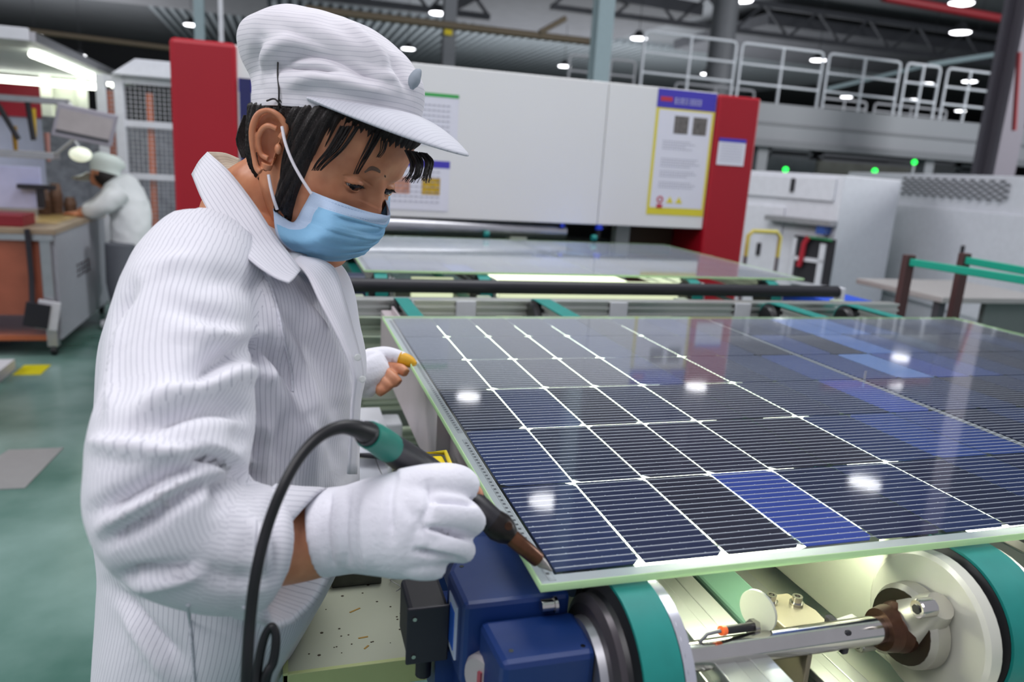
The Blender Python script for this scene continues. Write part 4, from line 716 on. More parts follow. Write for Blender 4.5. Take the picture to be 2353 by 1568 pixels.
# ---------------- coat: torso, arm and sleeve grown into one cloth surface
TOR = [(488, 470, 600, .89, .10), (530, 420, 650, .88, .135), (580, 380, 700, .875, .165), (630, 352, 762, .87, .180), (700, 320, 797, .87, .188), (780, 305, 812, .87, .190), (850, 300, 826, .87, .190), (900, 298, 828, .87, .188), (960, 295, 818, .872, .186),
       (1060, 285, 813, .88, .184), (1200, 300, 806, .89, .18), (1320, 296, 775, .90, .18), (1440, 290, 706, .915, .178), (1568, 286, 654, .93, .18), (1750, 280, 650, .96, .19), (2000, 270, 640, 1.0, .20), (2300, 270, 640, 1.05, .205)]
def ring(y, xl, xr, d, rb, n=48, pw=2.25):
    c = U((xl + xr) / 2, y, d); A = RX * pm((xr - xl) / 2, d); F = FW * V(1, 1, 0); F /= np.linalg.norm(F); B = F * rb; R = []
    for k in range(n):
        t = 2 * PI * k / n; ct, s_ = math.cos(t), math.sin(t); R.append(c + A * math.copysign(abs(ct) ** (2 / pw), ct) + B * math.copysign(abs(s_) ** (2 / pw), s_))
    return R
TS = spl(TOR, 4); g = G().rings([ring(*q) for q in TS])
ARM = [(485, 565, .775, 112), (450, 645, .735, 142), (424, 730, .70, 152), (410, 850, .66, 160), (408, 960, .63, 170), (388, 1060, .60, 178), (372, 1160, .58, 164), (410, 1228, .585, 148), (480, 1252, .60, 150), (560, 1260, .62, 150), (600, 1264, .628, 146), (622, 1266, .633, 120)]
camtube(g, ARM, 40)
FARM = [(590, 620, 1.02, 90), (600, 760, 1.10, 92), (640, 900, 1.18, 85), (720, 905, 1.24, 62), (775, 880, 1.26, 50)]
camtube(g, FARM, 24)
v, f = evalmesh(g, .0058, 9, .5)
v = sculpt(v, f, [
  ([(440, 872), (500, 822), (570, 802), (640, 818), (690, 870), (715, 950)], -.013, 26), ([(455, 905), (540, 862), (610, 868), (655, 930), (668, 1010)], .007, 24),
  ([(300, 665), (262, 730), (238, 830), (230, 930)], -.008, 13), ([(275, 720), (255, 830), (250, 960)], .004, 14), ([(330, 985), (420, 948), (520, 930), (600, 962)], -.010, 20), ([(300, 950), (400, 905), (500, 890)], .006, 22),
  ([(190, 1012), (300, 1032), (420, 1045), (500, 1040)], .006, 17), ([(215, 1180), (300, 1130), (400, 1080), (480, 1062)], -.009, 17), ([(240, 1245), (330, 1200), (420, 1140), (500, 1105)], -.007, 14), ([(228, 1210), (320, 1165), (420, 1110)], .005, 12),
  ([(272, 1327), (350, 1311), (440, 1306)], -.006, 9), ([(290, 1352), (380, 1340), (470, 1315)], .004, 14), ([(500, 1162), (515, 1120), (570, 1096)], -.008, 15), ([(420, 1045), (500, 1052), (560, 1085), (600, 1100)], -.010, 11), ([(560, 1000), (598, 1020), (590, 1085)], -.014, 20),
  ([(640, 900), (660, 980), (640, 1080)], -.010, 24), ([(440, 650), (520, 640), (600, 680)], -.005, 28), ([(330, 620), (400, 600), (470, 590)], .004, 22), ([(390, 700), (480, 720), (560, 755)], -.006, 22), ([(420, 760), (520, 775), (600, 770)], .005, 18),
  ([(600, 620), (625, 690), (650, 760), (668, 850)], .0022, 5), ([(690, 640), (740, 730), (790, 820), (815, 880)], -.004, 10), ([(660, 700), (720, 800), (770, 900), (790, 1000)], -.006, 20), ([(700, 690), (760, 800), (800, 900)], .006, 20),
  ([(605, 900), (620, 830), (600, 770)], .006, 16), ([(735, 960), (770, 1020), (780, 1090)], -.004, 16), ([(250, 1345), (330, 1430), (420, 1520)], -.006, 16), ([(280, 1400), (350, 1500), (390, 1568)], .004, 16), ([(540, 1430), (600, 1470), (640, 1568)], -.004, 18),
  ([(450, 1300), (540, 1330), (620, 1320)], -.004, 20), ([(560, 1180), (600, 1250), (600, 1340)], .005, 22), ([(640, 1130), (625, 1220), (635, 1320)], -.004, 14), ([(445, 415), (500, 430), (560, 470)], .004, 16)])
from mathutils import noise as mn
Nn_ = normals(v, f); v = v + Nn_ * np.array([(mn.noise(Vector((p[0] * 14, p[1] * 14, p[2] * 9))) * .0030 + mn.noise(Vector((p[0] * 38 + 5, p[1] * 38, p[2] * 20))) * .0011) for p in v])[:, None]
fc = np.array([v[list(q)].mean(0) for q in f]); lens = np.array([len(q) for q in f]); li = np.concatenate([np.array(q) for q in f]); fi = np.repeat(np.arange(len(f)), lens)
def segs(P): P = spl(P, 3); return [U(*q[:3]) for q in P], [pm(q[3], q[2]) for q in P]
def bonedist(X, P, R):
    best = np.full(len(X), 1e9); idx = np.zeros(len(X), int)
    for i in range(len(P) - 1):
        a, b = P[i], P[i + 1]; d = b - a; t = np.clip((X - a) @ d / (d @ d), 0, 1); q = np.linalg.norm(X - a - t[:, None] * d, axis=1) - (R[i] * (1 - t) + R[i + 1] * t)
        s_ = q < best; best[s_] = q[s_]; idx[s_] = i
    return best, idx
AP, AR = segs(ARM); bd, bi = bonedist(fc, AP, AR)
tc_ = np.array([U((q[1] + q[2]) / 2, q[0], q[3]) for q in TS]); tr = np.array([pm((q[2] - q[1]) / 2, q[3]) for q in TS]); tb = np.array([q[4] for q in TS]); o_ = np.argsort(tc_[:, 2]); 
def tor_c(z): return np.stack([np.interp(z, tc_[o_, 2], tc_[o_, 0]), np.interp(z, tc_[o_, 2], tc_[o_, 1])], -1)
VV = v[li]; FH = (FW * V(1, 1, 0)); FH /= np.linalg.norm(FH); RH = np.cross(FH, (0, 0, 1.))
def tcoord(P): c = tor_c(P[:, 2]); dx = (P[:, :2] - c) @ RH[:2]; dy = (P[:, :2] - c) @ FH[:2]; return np.arctan2(-dy, dx), np.hypot(dx, dy)
ta, trr = tcoord(VV); fa, _ = tcoord(fc); fa = fa[fi]; ta = fa + (ta - fa + PI) % (2 * PI) - PI; attr = ta * .2 / .0055
arm_f = (bd < .004); af = arm_f[fi]; bi_l = bi[fi]
A_ = np.array(AP); Tn = np.gradient(A_, axis=0); Tn /= np.linalg.norm(Tn, axis=1, keepdims=True); Qn = np.cross(Tn, FW); Qn /= np.linalg.norm(Qn, axis=1, keepdims=True)
def ang(P):
    a, d = A_[bi_l], A_[bi_l + 1] - A_[bi_l]; t = np.clip(((P - a) * d).sum(1) / (d * d).sum(1), 0, 1)[:, None]; q1 = Qn[bi_l] * (1 - t) + Qn[bi_l + 1] * t; T_ = Tn[bi_l] * (1 - t) + Tn[bi_l + 1] * t; q2 = np.cross(T_, q1); r_ = P - a - t * d
    return np.arctan2((r_ * q2).sum(1), (r_ * q1).sum(1))
aa, fa2 = ang(VV), ang(fc[fi]); aa = fa2 + (aa - fa2 + PI) % (2 * PI) - PI; attr = np.where(af, aa * .062 / .0050, attr)
vpart('coat', v, f, COAT, person, None, attr)
COATV, COATF = v, f
# ---------------- cuff: an open sleeve end
g = G(); R = []
cu = [((600, 1262, .632), 150, 5, .060), ((660, 1270, .642), 152, 14, .062), ((700, 1278, .65), 158, 40, .060), ((712, 1280, .654), 157, 44, .058), ((700, 1280, .652), 140, 38, .050), ((640, 1272, .642), 124, 10, .048)]
for (x, y, d), rv, sl, rd in cu:
    c = U(x, y, d); tx = .22; ax = (DN * math.cos(tx) - RX * math.sin(tx)); R.append([c + (ax * pm(rv, d) * math.cos(2 * PI * k / 36)) * (1 + .03 * math.sin(5 * k)) + (FW * rd + RX * pm(sl, d)) * math.sin(2 * PI * k / 36) for k in range(36)])
g.rings(R, False); v = np.array(g.v); at = np.array([(i % 36) * 1.6 for q in g.f for i in q], float); vpart('cuff', v, g.f, COAT, person, None, at)
# ---------------- collar
def patch(name, rows, m, th=.0022, scale=.005, sub=6, parent=person):
    rows = [spl(r, sub) for r in rows]; rows = spl([np.array(r).ravel() for r in rows], 4); rows = [np.array(r).reshape(-1, 3) for r in rows]; n = len(rows[0]); k = len(rows)
    v = np.concatenate([np.array([U(*p) for p in r]) for r in rows]); f = [(i * n + j, i * n + j + 1, (i + 1) * n + j + 1, (i + 1) * n + j) for i in range(k - 1) for j in range(n - 1)]
    u = np.concatenate([np.full(n, i) for i in range(k)]); L = np.linalg.norm(v[n * (k - 1):] - v[:n], axis=1).mean(); at = np.array([u[i] * L / (k - 1) / scale for q in f for i in q])
    o = vpart(name, v, f, m, parent, None, at); md = o.modifiers.new('thick', 'SOLIDIFY'); md.thickness = th; md.offset = 0; return o
patch('collar', [[(478, 350, .905), (530, 398, .845), (585, 470, .80), (630, 540, .775), (672, 595, .765), (690, 622, .765)], [(458, 372, .90), (500, 430, .825), (550, 505, .775), (600, 575, .748), (645, 625, .74), (676, 640, .742)], [(441, 402, .885), (470, 470, .80), (520, 545, .745), (580, 602, .722), (630, 636, .718), (664, 650, .72)]], COAT, scale=.006)
patch('collar_band', [[(478, 350, .908), (515, 352, .955), (550, 366, .985)], [(500, 385, .90), (520, 378, .95), (548, 385, .975)], [(520, 405, .89), (535, 400, .93), (548, 405, .96)]], clothmat('inner_collar_cloth', '#b5a793', '#6a5f55', .6), scale=.005)
patch('placket', [[(690, 590, .80), (740, 600, .81), (772, 625, .83), (792, 690, .80), (808, 750, .79), (832, 850, .78), (826, 930, .78), (818, 1090, .80)], [(672, 600, .782), (706, 632, .765), (735, 690, .745), (766, 750, .74), (790, 800, .74), (812, 865, .745), (808, 940, .755), (800, 1090, .775)]], COAT, th=.003, scale=.0045)
g = G(); 
for px, py, d in ((822, 822, .752), (833, 872, .755)): c = U(px, py, d); g.lathe(c, CC - c, [(0, .0036), (.0014, .0036), (.0018, .0025)], 16)
part('button', g, mat('clear_button', '#c4c8c6', .3), person, kind='stuff')
patch('shirt_neck', [[(655, 572, .84), (680, 575, .825), (700, 570, .83)], [(668, 610, .80), (692, 622, .79), (715, 625, .80)]], mat('grey_white_shirt', '#cfd2d6', .8), th=.002)
# seam piping on the coat, laid on its surface
CB = BVHTree.FromPolygons([tuple(p) for p in COATV], COATF)
def hit(bvh, px, py, off=0., dflt=None):
    r = ray(px, py); r = r / np.linalg.norm(r); h, nrm, i, dd = bvh.ray_cast(Vector(CC), Vector(r))
    if h is None: return None if dflt is None else U(px, py, dflt)
    return np.array(h) - r * off
for pts in ([(598, 612), (622, 660), (640, 720), (655, 790), (668, 850), (672, 900)], [(560, 1395), (575, 1568)], [(432, 1390), (440, 1480), (446, 1566)]):
    q = [hit(CB, a, b_, .0008) for a, b_ in spl(pts, 5)]; q = [a for a in q if a is not None]
    if len(q) > 3: o = part('seam', G().tube(q, .0016, 6), mat('seam_thread', '#c9cad2', .8, var=.2, scale=300, bump=.5), person)
# ---------------- legs and shoes below the picture
base = BASE[person.name]; g = G(); SH = G(); px_, py_ = base[0], base[1]
for s in (-1, 1):
    yy = py_ + .085 * s; g.tube([(px_, yy, .56), (px_, yy, .36), (px_ + .01, yy, .08)], [.07, .065, .055], 20); SH.tube([(px_ - .05, yy, .035), (px_ + .02, yy, .045), (px_ + .12, yy, .035), (px_ + .17, yy, .028)], [.033, .045, .040, .026], 16)
part('trousers', g, mat('dark_trousers', '#2b2f3a', .8), person); o = part('shoes', SH, mat('white_work_shoe', '#c9cbd0', .6), person)
# ---------------- head
ZP = np.array([-.107, -.103, -.09, -.07, -.05, -.03, -.01, .01, .03, .05, .07, .09, .105, .12, .13])
YF_ = np.array([.060, .074, .086, .087, .092, .090, .088, .087, .086, .091, .088, .079, .065, .040, .004])
YB_ = np.array([.030, .020, -.004, -.032, -.058, -.074, -.084, -.093, -.098, -.099, -.096, -.088, -.075, -.05, -.004])
XW_ = np.array([.016, .022, .036, .051, .060, .065, .068, .070, .072, .0735, .0715, .064, .054, .036, .004])
def headgrid(nz=240, nt=300):
    zs = np.interp(np.linspace(0, 1, nz), np.linspace(0, 1, len(ZP)), ZP); zs = np.linspace(ZP[0], ZP[-1], nz)
    th = np.linspace(0, 2 * PI, nt, endpoint=False); Z, T = np.meshgrid(zs, th, indexing='ij'); 
    sm = lambda a: np.interp(Z, ZP, a)
    def smooth(a):
        zz = np.linspace(ZP[0], ZP[-1], 200); y = np.interp(zz, ZP, a); k = np.ones(9) / 9; yp = np.pad(y, 4, mode='edge'); y = np.convolve(yp, k, 'valid'); return np.interp(Z, zz, y)
    yf, yb, xw = smooth(YF_), smooth(YB_), smooth(XW_); yc = np.minimum(.0, (yf + yb) / 2) * 0 + np.where(Z < -.06, (yf + yb) / 2 * .6, 0) * np.clip((-.06 - Z) / .04, 0, 1); ex = 2.15
    ct, s_ = np.cos(T), np.sin(T); X = xw * np.sign(s_) * np.abs(s_) ** (2 / ex); Yr = np.sign(ct) * np.abs(ct) ** (2 / ex); Y = np.where(ct > 0, yc + (yf - yc) * Yr, yc + (yc - yb) * Yr)
    return X, Y, Z
X, Y, Z = headgrid(); ga = lambda x, s: np.exp(-(x / s) ** 2); fr = np.clip((Y - .02) / .03, 0, 1)
EZ = .014; EX = .0300; EC = np.array([EX, .0688, EZ]); ER = .0118
Y = Y + fr * (.0195 * ga(X, .0085 + .003 * (Z < 0)) * np.clip((.030 - Z) / .048, 0, 1) * np.where(Z < -.018, np.exp(-((Z + .018) / .008) ** 2), 1) + .008 * ga(X - .012, .007) * ga(Z + .019, .007) + .008 * ga(X + .012, .007) * ga(Z + .019, .007)
    + .004 * ga(Z - .034, .009) * ga(np.abs(X) - .026, .02) + .0035 * ga(Z + .008, .018) * ga(np.abs(X) - .043, .014) - .007 * ga(np.abs(X) - .028, .014) * ga(Z - EZ, .011) + .007 * ga(X, .02) * ga(Z + .055, .010) - .004 * ga(X, .03) * ga(Z + .075, .008))
for s in (-1, 1):   # lids over the eyeballs, with an open slit
    dx, dz = X - s * EX, Z - EZ; rl = ER + .0014; q = rl ** 2 - dx ** 2 - dz ** 2; lid = EC[1] + np.sqrt(np.clip(q, 0, None)); m_ = (q > 0) & (Y > 0)
    Y = np.where(m_, np.maximum(Y, lid), Y); u = dx / .0135; top = .0036 * (1 - u ** 2) - .0014; bot = -.0044 * (1 - u ** 2) - .0014
    op = (np.abs(u) < 1) & (dz < top) & (dz > bot) & (Y > 0); Y = np.where(op, Y - .0035, Y)
    cre = np.exp(-((dz - .0058 - .002 * (1 - u ** 2)) / .0011) ** 2) * (np.abs(u) < 1.15) * (Y > 0); Y = Y - .0012 * cre
hv = np.stack([X, Y, Z], -1).reshape(-1, 3); nz, nt_ = X.shape
hf = [(i * nt_ + j, i * nt_ + (j + 1) % nt_, (i + 1) * nt_ + (j + 1) % nt_, (i + 1) * nt_ + j) for i in range(nz - 1) for j in range(nt_)]
hf += [tuple(range(nt_))[::-1], tuple(range((nz - 1) * nt_, nz * nt_))]
hw = HO + hv @ HW.T
# ear
def earpart(side=1):
    g = G(); c0 = np.array([.0735 * side, -.012, .004]); U_ = np.array([.35 * side * -1, .93, .12]); U_ /= np.linalg.norm(U_); V_ = np.array([.05 * side, -.18, .98]); V_ /= np.linalg.norm(V_); N_ = np.cross(V_, U_) * -1
    if N_[0] * side < 0: N_ = -N_
    E = lambda u, v_, n_=0: H(*(c0 + U_ * u + V_ * v_ + N_ * n_))
    out = [(.010, .012), (.013, .024), (.004, .034), (-.008, .035), (-.018, .027), (-.021, .012), (-.018, -.004), (-.012, -.018), (-.005, -.029), (.004, -.030), (.008, -.020), (.008, -.010)]
    o2 = spl(out + [out[0]], 4)
    P = [E(a, b_, .013 - .35 * max(0, a)) for a, b_ in o2[:-14]]; rr = [.0034 + .0006 * math.sin(i * .4) for i in range(len(P))]; g.tube(P, rr, 10)
    base_ = [E(a * .97, b_ * .97, .008) for a, b_ in o2[:-1]]; inner = [E(a * .80, b_ * .80, .006) for a, b_ in o2[:-1]]; mid = [E(a * .45 + .002, b_ * .45 - .002, -.001) for a, b_ in o2[:-1]]; bk = [E(a * .6, b_ * .6, -.010) for a, b_ in o2[:-1]]
    k = [E(a * .1 + .003, b_ * .1 - .003, -.004) for a, b_ in o2[:-1]]
    g.rings([bk, base_, inner, mid, k])
    g.tube([E(*q) for q in spl([(.004, .020, .010), (-.006, .019, .012), (-.012, .010, .012), (-.012, -.002, .011), (-.006, -.013, .010), (.003, -.014, .010)], 4)], .0032, 8)
    g.ell(E(.010, .000, .008), (.004, .0045, .006), 12, 8); g.tube([E(.002, -.020, .007), E(.002, -.027, .007)], [.0065, .0055], 12)
    return g
g = G(); g.v = []; 
e = earpart(1); ev, ef = evalmesh(e, .0008, 3, .5); e2 = earpart(-1); ev2, ef2 = evalmesh(e2, .0012, 2, .5)
# neck, chest, forearms and the bare fingers
g = G(); nk = [H(0, -.020, -.02), H(.0, -.038, -.07), H(.0, -.062, -.125), U(575, 640, .885)]; g.tube(spl(nk, 5), [.052 + .0009 * i for i in range(16)], 28)
g.tube([U(575, 600, .885), U(560, 760, .88), U(540, 1000, .89), U(480, 1500, .93)], [.07, .10, .10, .10], 24)
camtube(g, [(380, 1120, .60, 95), (480, 1230, .615, 95), (600, 1255, .64, 92), (690, 1248, .66, 88), (760, 1232, .66, 84), (840, 1215, .655, 84)], 24)
camtube(g, [(430, 700, .74, 90), (400, 900, .66, 95), (380, 1110, .60, 95)], 20); camtube(g, [(600, 700, 1.04, 50), (630, 900, 1.17, 44), (770, 885, 1.26, 30), (850, 868, 1.30, 30)], 20)
for q in ([(888, 842, 1.322, 12), (908, 846, 1.318, 13), (922, 850, 1.312, 13.5), (934, 858, 1.306, 11)], [(868, 848, 1.312, 13), (888, 858, 1.302, 14), (904, 871, 1.295, 14.5), (917, 883, 1.292, 12)], [(856, 858, 1.304, 13), (874, 872, 1.294, 14), (888, 886, 1.288, 14), (897, 896, 1.286, 11.5)], [(858, 878, 1.296, 12), (869, 890, 1.286, 12.5), (876, 900, 1.281, 13), (881, 908, 1.28, 10)]): camtube(g, q, 14)
g.ell(U(860, 862, 1.31), .026)
camtube(g, [(1072, 1112, .668, 20), (1092, 1134, .672, 19), (1101, 1158, .674, 15)], 12)
bv, bf = evalmesh(g, .0024, 4, .5)
allv = np.concatenate([hw, ev, ev2, bv]); off = [0, len(hw), len(hw) + len(ev), len(hw) + len(ev) + len(ev2)]
allf = list(hf); 
for k_, ff in ((1, ef), (2, ef2), (3, bf)): allf += [tuple(int(i) + off[k_] for i in q) for q in ff]
vpart('body', allv, allf, SKIN, person)
HB = BVHTree.FromPolygons([tuple(p) for p in hw], hf); EB = BVHTree.FromPolygons([tuple(p) for p in np.concatenate([hw, ev])], hf + [tuple(int(i) + len(hw) for i in q) for q in ef])
# eyes
SCL = mat('eye_white', '#a9a09b', .2, var=0); IR = mat('dark_iris', '#1a100c', .08, var=0, coat=1)
for s in (-1, 1):
    c = H(s * EX, EC[1], EZ); eb = part('eyeball', G().ell(c, ER, 28, 20), SCL, person); gz = HW @ np.array([s * -.05 + .12, .93, -.34]); gz /= np.linalg.norm(gz); part('iris', G().lathe(c, gz, [(ER - .0048, .0094), (ER - .0022, .0076), (ER + .0002, .0035), (ER + .0005, .0004)], 24), IR, eb)
# ---------------- hair
TL = math.radians(28); CU = HW @ np.array([1, 0, 0.]); CVv = HW @ np.array([0, math.cos(TL), math.sin(TL)]); CWv = HW @ np.array([0, -math.sin(TL), math.cos(TL)]); CO = H(0, -.004, .054)
Cp = lambda u, v_, w: CO + CU * u + CVv * v_ + CWv * w
HAIRM = bpy.data.materials.new('dark_hair'); HAIRM.use_nodes = True; nt = HAIRM.node_tree; b = nt.nodes['Principled BSDF']; b.inputs['Base Color'].default_value = lin('#1a1210'); b.inputs['Roughness'].default_value = .42
tc = nt.nodes.new('ShaderNodeTexCoord'); mp = nt.nodes.new('ShaderNodeMapping'); mp.inputs['Scale'].default_value = (1600, 1600, 80); n = nt.nodes.new('ShaderNodeTexNoise'); n.inputs['Scale'].default_value = 1; bp = nt.nodes.new('ShaderNodeBump'); bp.inputs['Strength'].default_value = .8; bp.inputs['Distance'].default_value = .002
nt.links.new(tc.outputs['Object'], mp.inputs[0]); nt.links.new(mp.outputs[0], n.inputs[0]); nt.links.new(n.outputs[0], bp.inputs['Height']); nt.links.new(bp.outputs[0], b.inputs['Normal'])
X, Y, Z = headgrid(170, 420); sg = lambda a, w: 1 / (1 + np.exp(-a / w)); jag = .004 * np.sin(np.arctan2(X, Y) * 60) + .003 * np.sin(np.arctan2(X, Y) * 137 + 1)
side = sg(.034 + .25 * (Z - .02) - Y + .9 * jag, .002) * sg(Z - .012, .003)                 # temple
burn = sg(.036 - Y, .002) * sg(Y - .010 , .002) * sg(Z + .056 + .9 * np.abs(Y - .022) + jag, .003)
nape = sg(-.022 - Y, .003) * sg(Z + .052 - .35 * (Y + .05) + jag, .003); frin = sg(Z - .074 + .6 * jag, .003)
hm = np.clip(np.maximum.reduce([side, burn, nape, frin]), 0, 1); nrm = np.stack([X / .07 ** 2, Y / .09 ** 2, Z * 0 + np.clip(Z - .05, 0, 1) / .05 ** 2], -1); nrm /= np.linalg.norm(nrm, axis=-1, keepdims=True) + 1e-9
wcap = ((HO + np.stack([X, Y, Z], -1) @ HW.T) - CO) @ CWv; hm = hm * sg(.004 - wcap, .0015) * (1 - sg(Y + .030, .002) * sg(.006 - Y, .002) * sg(Z + .045, .002) * sg(.030 - Z, .002))
A2 = np.arctan2(X, Y); off_ = -.006 + hm * (.0145 + .0011 * np.sin(A2 * 43 + Z * 60) + .0007 * np.sin(A2 * 97 + Z * 90) + .0006 * np.sin(A2 * 171)) + .007 * nape * np.clip((-.03 - Y) / .06, 0, 1)
P = np.stack([X, Y, Z], -1) + nrm * off_[..., None]; a_, b2 = X.shape; hv2 = HO + P.reshape(-1, 3) @ HW.T
hf2 = [(i * b2 + j, i * b2 + (j + 1) % b2, (i + 1) * b2 + (j + 1) % b2, (i + 1) * b2 + j) for i in range(a_ - 1) for j in range(b2)]
g = G(); g.add(hv2, hf2, True)
def lock(pts, w, n, bvh=HB, off=.006, r=.0011, spread=.5):
    for k in range(n):
        u = rng.rand() * 2 - 1; P = []; m = len(pts)
        for i, (a, b_) in enumerate(pts):
            t = i / (m - 1); ww = w * (1 - spread * t); q = hit(bvh, a + u * ww + rng.randn() * .8, b_ + rng.randn() * .8, off + .003 * rng.rand(), .80); P.append(q)
        P = spl(P, 4); g.tube(P, [r * (1 - .8 * i / len(P)) + .0001 for i in range(len(P))], 4, False)
lock([(690, 300), (672, 350), (662, 400), (660, 440), (657, 466)], 24, 60); lock([(868, 305), (850, 340), (832, 372), (818, 400)], 12, 16, r=.0006); lock([(800, 290), (770, 340), (740, 372), (725, 392)], 26, 26, r=.0007)
lock([(885, 322), (880, 345), (868, 362)], 8, 6, r=.0006)
for k in range(46):   # fringe hanging past the far temple
    u = rng.rand(); x0 = 938 + 50 * u; d = .80 + .02 * rng.rand(); P = spl([(x0 - 8, 345 + 8 * u, d), (x0 + 4 + 4 * u, 372, d), (x0 + 2, 395 + 8 * rng.rand(), d), (x0 - 16 + 6 * rng.rand() + 14 * u, 410 + 12 * rng.rand(), d)], 4); g.tube([U(*q) for q in P], [.0010 * (1 - .7 * i / len(P)) for i in range(len(P))], 4, False)
for q in ([(640, 252, .80), (641, 210, .795), (638, 170, .80), (639, 134, .80)], [(650, 250, .80), (632, 228, .80), (612, 232, .80)], [(655, 245, .80), (640, 226, .80)]): g.tube([U(*a) for a in spl(q, 4)] if len(q) > 2 else [U(*a) for a in q], .0010, 5, False)
for k in range(40): x = 566 + 16 * rng.rand(); q = [hit(HB, x + a, b_, .010 + .006 * rng.rand(), .90) for a, b_ in ((0, 262), (-6, 305), (-10 + 6 * rng.rand(), 345 + 26 * rng.rand()))] if x > 585 else [U(x - 6, 265, .93), U(x - 16 - 8 * rng.rand(), 320, .935), U(x - 12, 352 + 12 * rng.rand(), .935)]; g.tube(spl(q, 3), [.0012 * (1 - .06 * i) for i in range(7)], 4, False)
part('hair', g, HAIRM, person)
g = G(); 
for k in range(16):
    u = (k - 7.5) * .5; q = [hit(HB, a, b_ + u * ww, .0004, .82) for (a, b_), ww in zip(((838, 396), (852, 387), (868, 391), (886, 406)), (.3, 1, .9, .4))]; q = [a for a in q if a is not None]; g.tube(spl(q, 4), .0005, 4, False)
part('eyebrow', g, mat('brow_hair', '#6a5347', .8), person)
g = G()
for ex in (1, -1):
    for k in range(26): 
        u = -1 + 2 * k / 25; a = np.array([ex * EX + u * .0125, 0, EZ + .0030 * (1 - u * u) - .0010]); qq = (ER + .0014) ** 2 - (u * .0125) ** 2 - (a[2] - EZ) ** 2; a[1] = EC[1] + math.sqrt(max(qq, 0)); b_ = a + np.array([u * .001, .0018, -.0012]); c_ = b_ + np.array([u * .0008, .0012, .0003]); g.tube([H(*a), H(*b_), H(*c_)], [.0004, .0002, .0001], 4, False)
part('eyelashes', g, mat('lash', '#0c0808', .6), person, kind='stuff')
# ---------------- mask
MK = [[(718, 440), (770, 462), (830, 482), (872, 493), (892, 494)], [(697, 478), (756, 500), (816, 516), (862, 526), (882, 524)], [(676, 511), (735, 536), (796, 556), (846, 560), (868, 552)], [(652, 500), (690, 556), (752, 582), (816, 582), (846, 573)], [(627, 480), (641, 546), (696, 589), (768, 600), (815, 592)]]
dep = [[.79, .795, .81, .83, .85], [.785, .785, .80, .825, .85], [.785, .785, .80, .83, .855], [.80, .795, .81, .84, .865], [.82, .82, .83, .85, .875]]
rows = []
for i, rw in enumerate(MK):
    q = []
    for j, (a, b_) in enumerate(rw):
        h = hit(HB, a, b_, .0045); p = U(a, b_, dep[i][j]); p = p if h is None or (np.linalg.norm(p - CC) < np.linalg.norm(h - CC)) and j > 0 else (h if j < 3 else p); q.append(Hl(p))
    xc = q[-1][0]; far = [np.array([min(-a[0], xc - .004 * j_), min(a[1], q[-1][1] - .026 * j_) , a[2]]) for j_, a in enumerate(q[::-1][1:], 1)]
    rows.append(spl(q + far, 8))
rows = [np.array(r) for r in spl([np.array(r).ravel() for r in rows], 20)]; rows = [r.reshape(-1, 3) for r in rows]; k, n = len(rows), len(rows[0]); MV = np.array(rows)
tt = np.linspace(0, 4, k)[:, None]; ss = np.linspace(0, 1, n)[None]; pl = .0026 * (((tt * 1.15 + .12 * np.sin(ss * 7)) % 1.0) ** 2 - .3) * (tt > .6) * (tt < 3.6) * np.sin(PI * np.clip(ss * 1.0, 0, 1)) ** .5 + .0008 * np.tanh(6 * np.sin(tt * 4.2 + .6 * np.sin(ss * 6))) * np.sin(PI * np.clip(ss, 0, 1)) + .0012 * np.sin(tt * 9 + ss * 14) * np.sin(PI * ss)
MV[..., 1] += pl; MV[..., 2] += pl * .6
MV = MV.reshape(-1, 3); mf = [(i * n + j, i * n + j + 1, (i + 1) * n + j + 1, (i + 1) * n + j) for i in range(k - 1) for j in range(n - 1)]
mw = HO + MV @ HW.T; BLM = mat('blue_mask_fabric', '#7db0d2', .7, var=.02, scale=30, bump=.15, bscale=400); PLM = mat('pale_mask_border', '#a9bdd6', .7, var=.02, bump=.2, bscale=500)
o = vpart('face_mask', mw, mf, BLM, person, 'light blue pleated face mask'); o.data.materials.append(PLM)
for p_ in o.data.polygons:
    i, j = divmod(p_.index, n - 1)
    if i < 13 or j < 4 or i >= k - 4: p_.material_index = 1
md = o.modifiers.new('t', 'SOLIDIFY'); md.thickness = .0009; MASKO = o
MB_ = BVHTree.FromPolygons([tuple(p) for p in mw], mf)
g = G()
for row in (3.0, 11.0):
    for j in range(2, int(n * .52)):
        a = mw[int(row) * n + j]; b_ = mw[int(row) * n + j + 1]; d = (CC - a) / np.linalg.norm(CC - a); 
        for w_ in (.2, .6): c_ = a * (1 - w_) + b_ * w_ + d * .0009; g.ell(c_, .00055, 5, 4)
part('stitch_dots', g, mat('mask_emboss', '#5f7fae', .7), person, kind='stuff')
ST = mat('white_elastic', '#d8d4da', .8)
def strap(P, name='mask_strap'): part(name, G().tube([U(*a) for a in spl(P, 6)], .0017, 8), ST, person)
strap([(648, 292, .792), (656, 330, .785), (672, 372, .782), (694, 412, .782), (716, 446, .784)]); strap([(617, 402, .806), (622, 430, .805), (629, 458, .806), (637, 482, .81)])
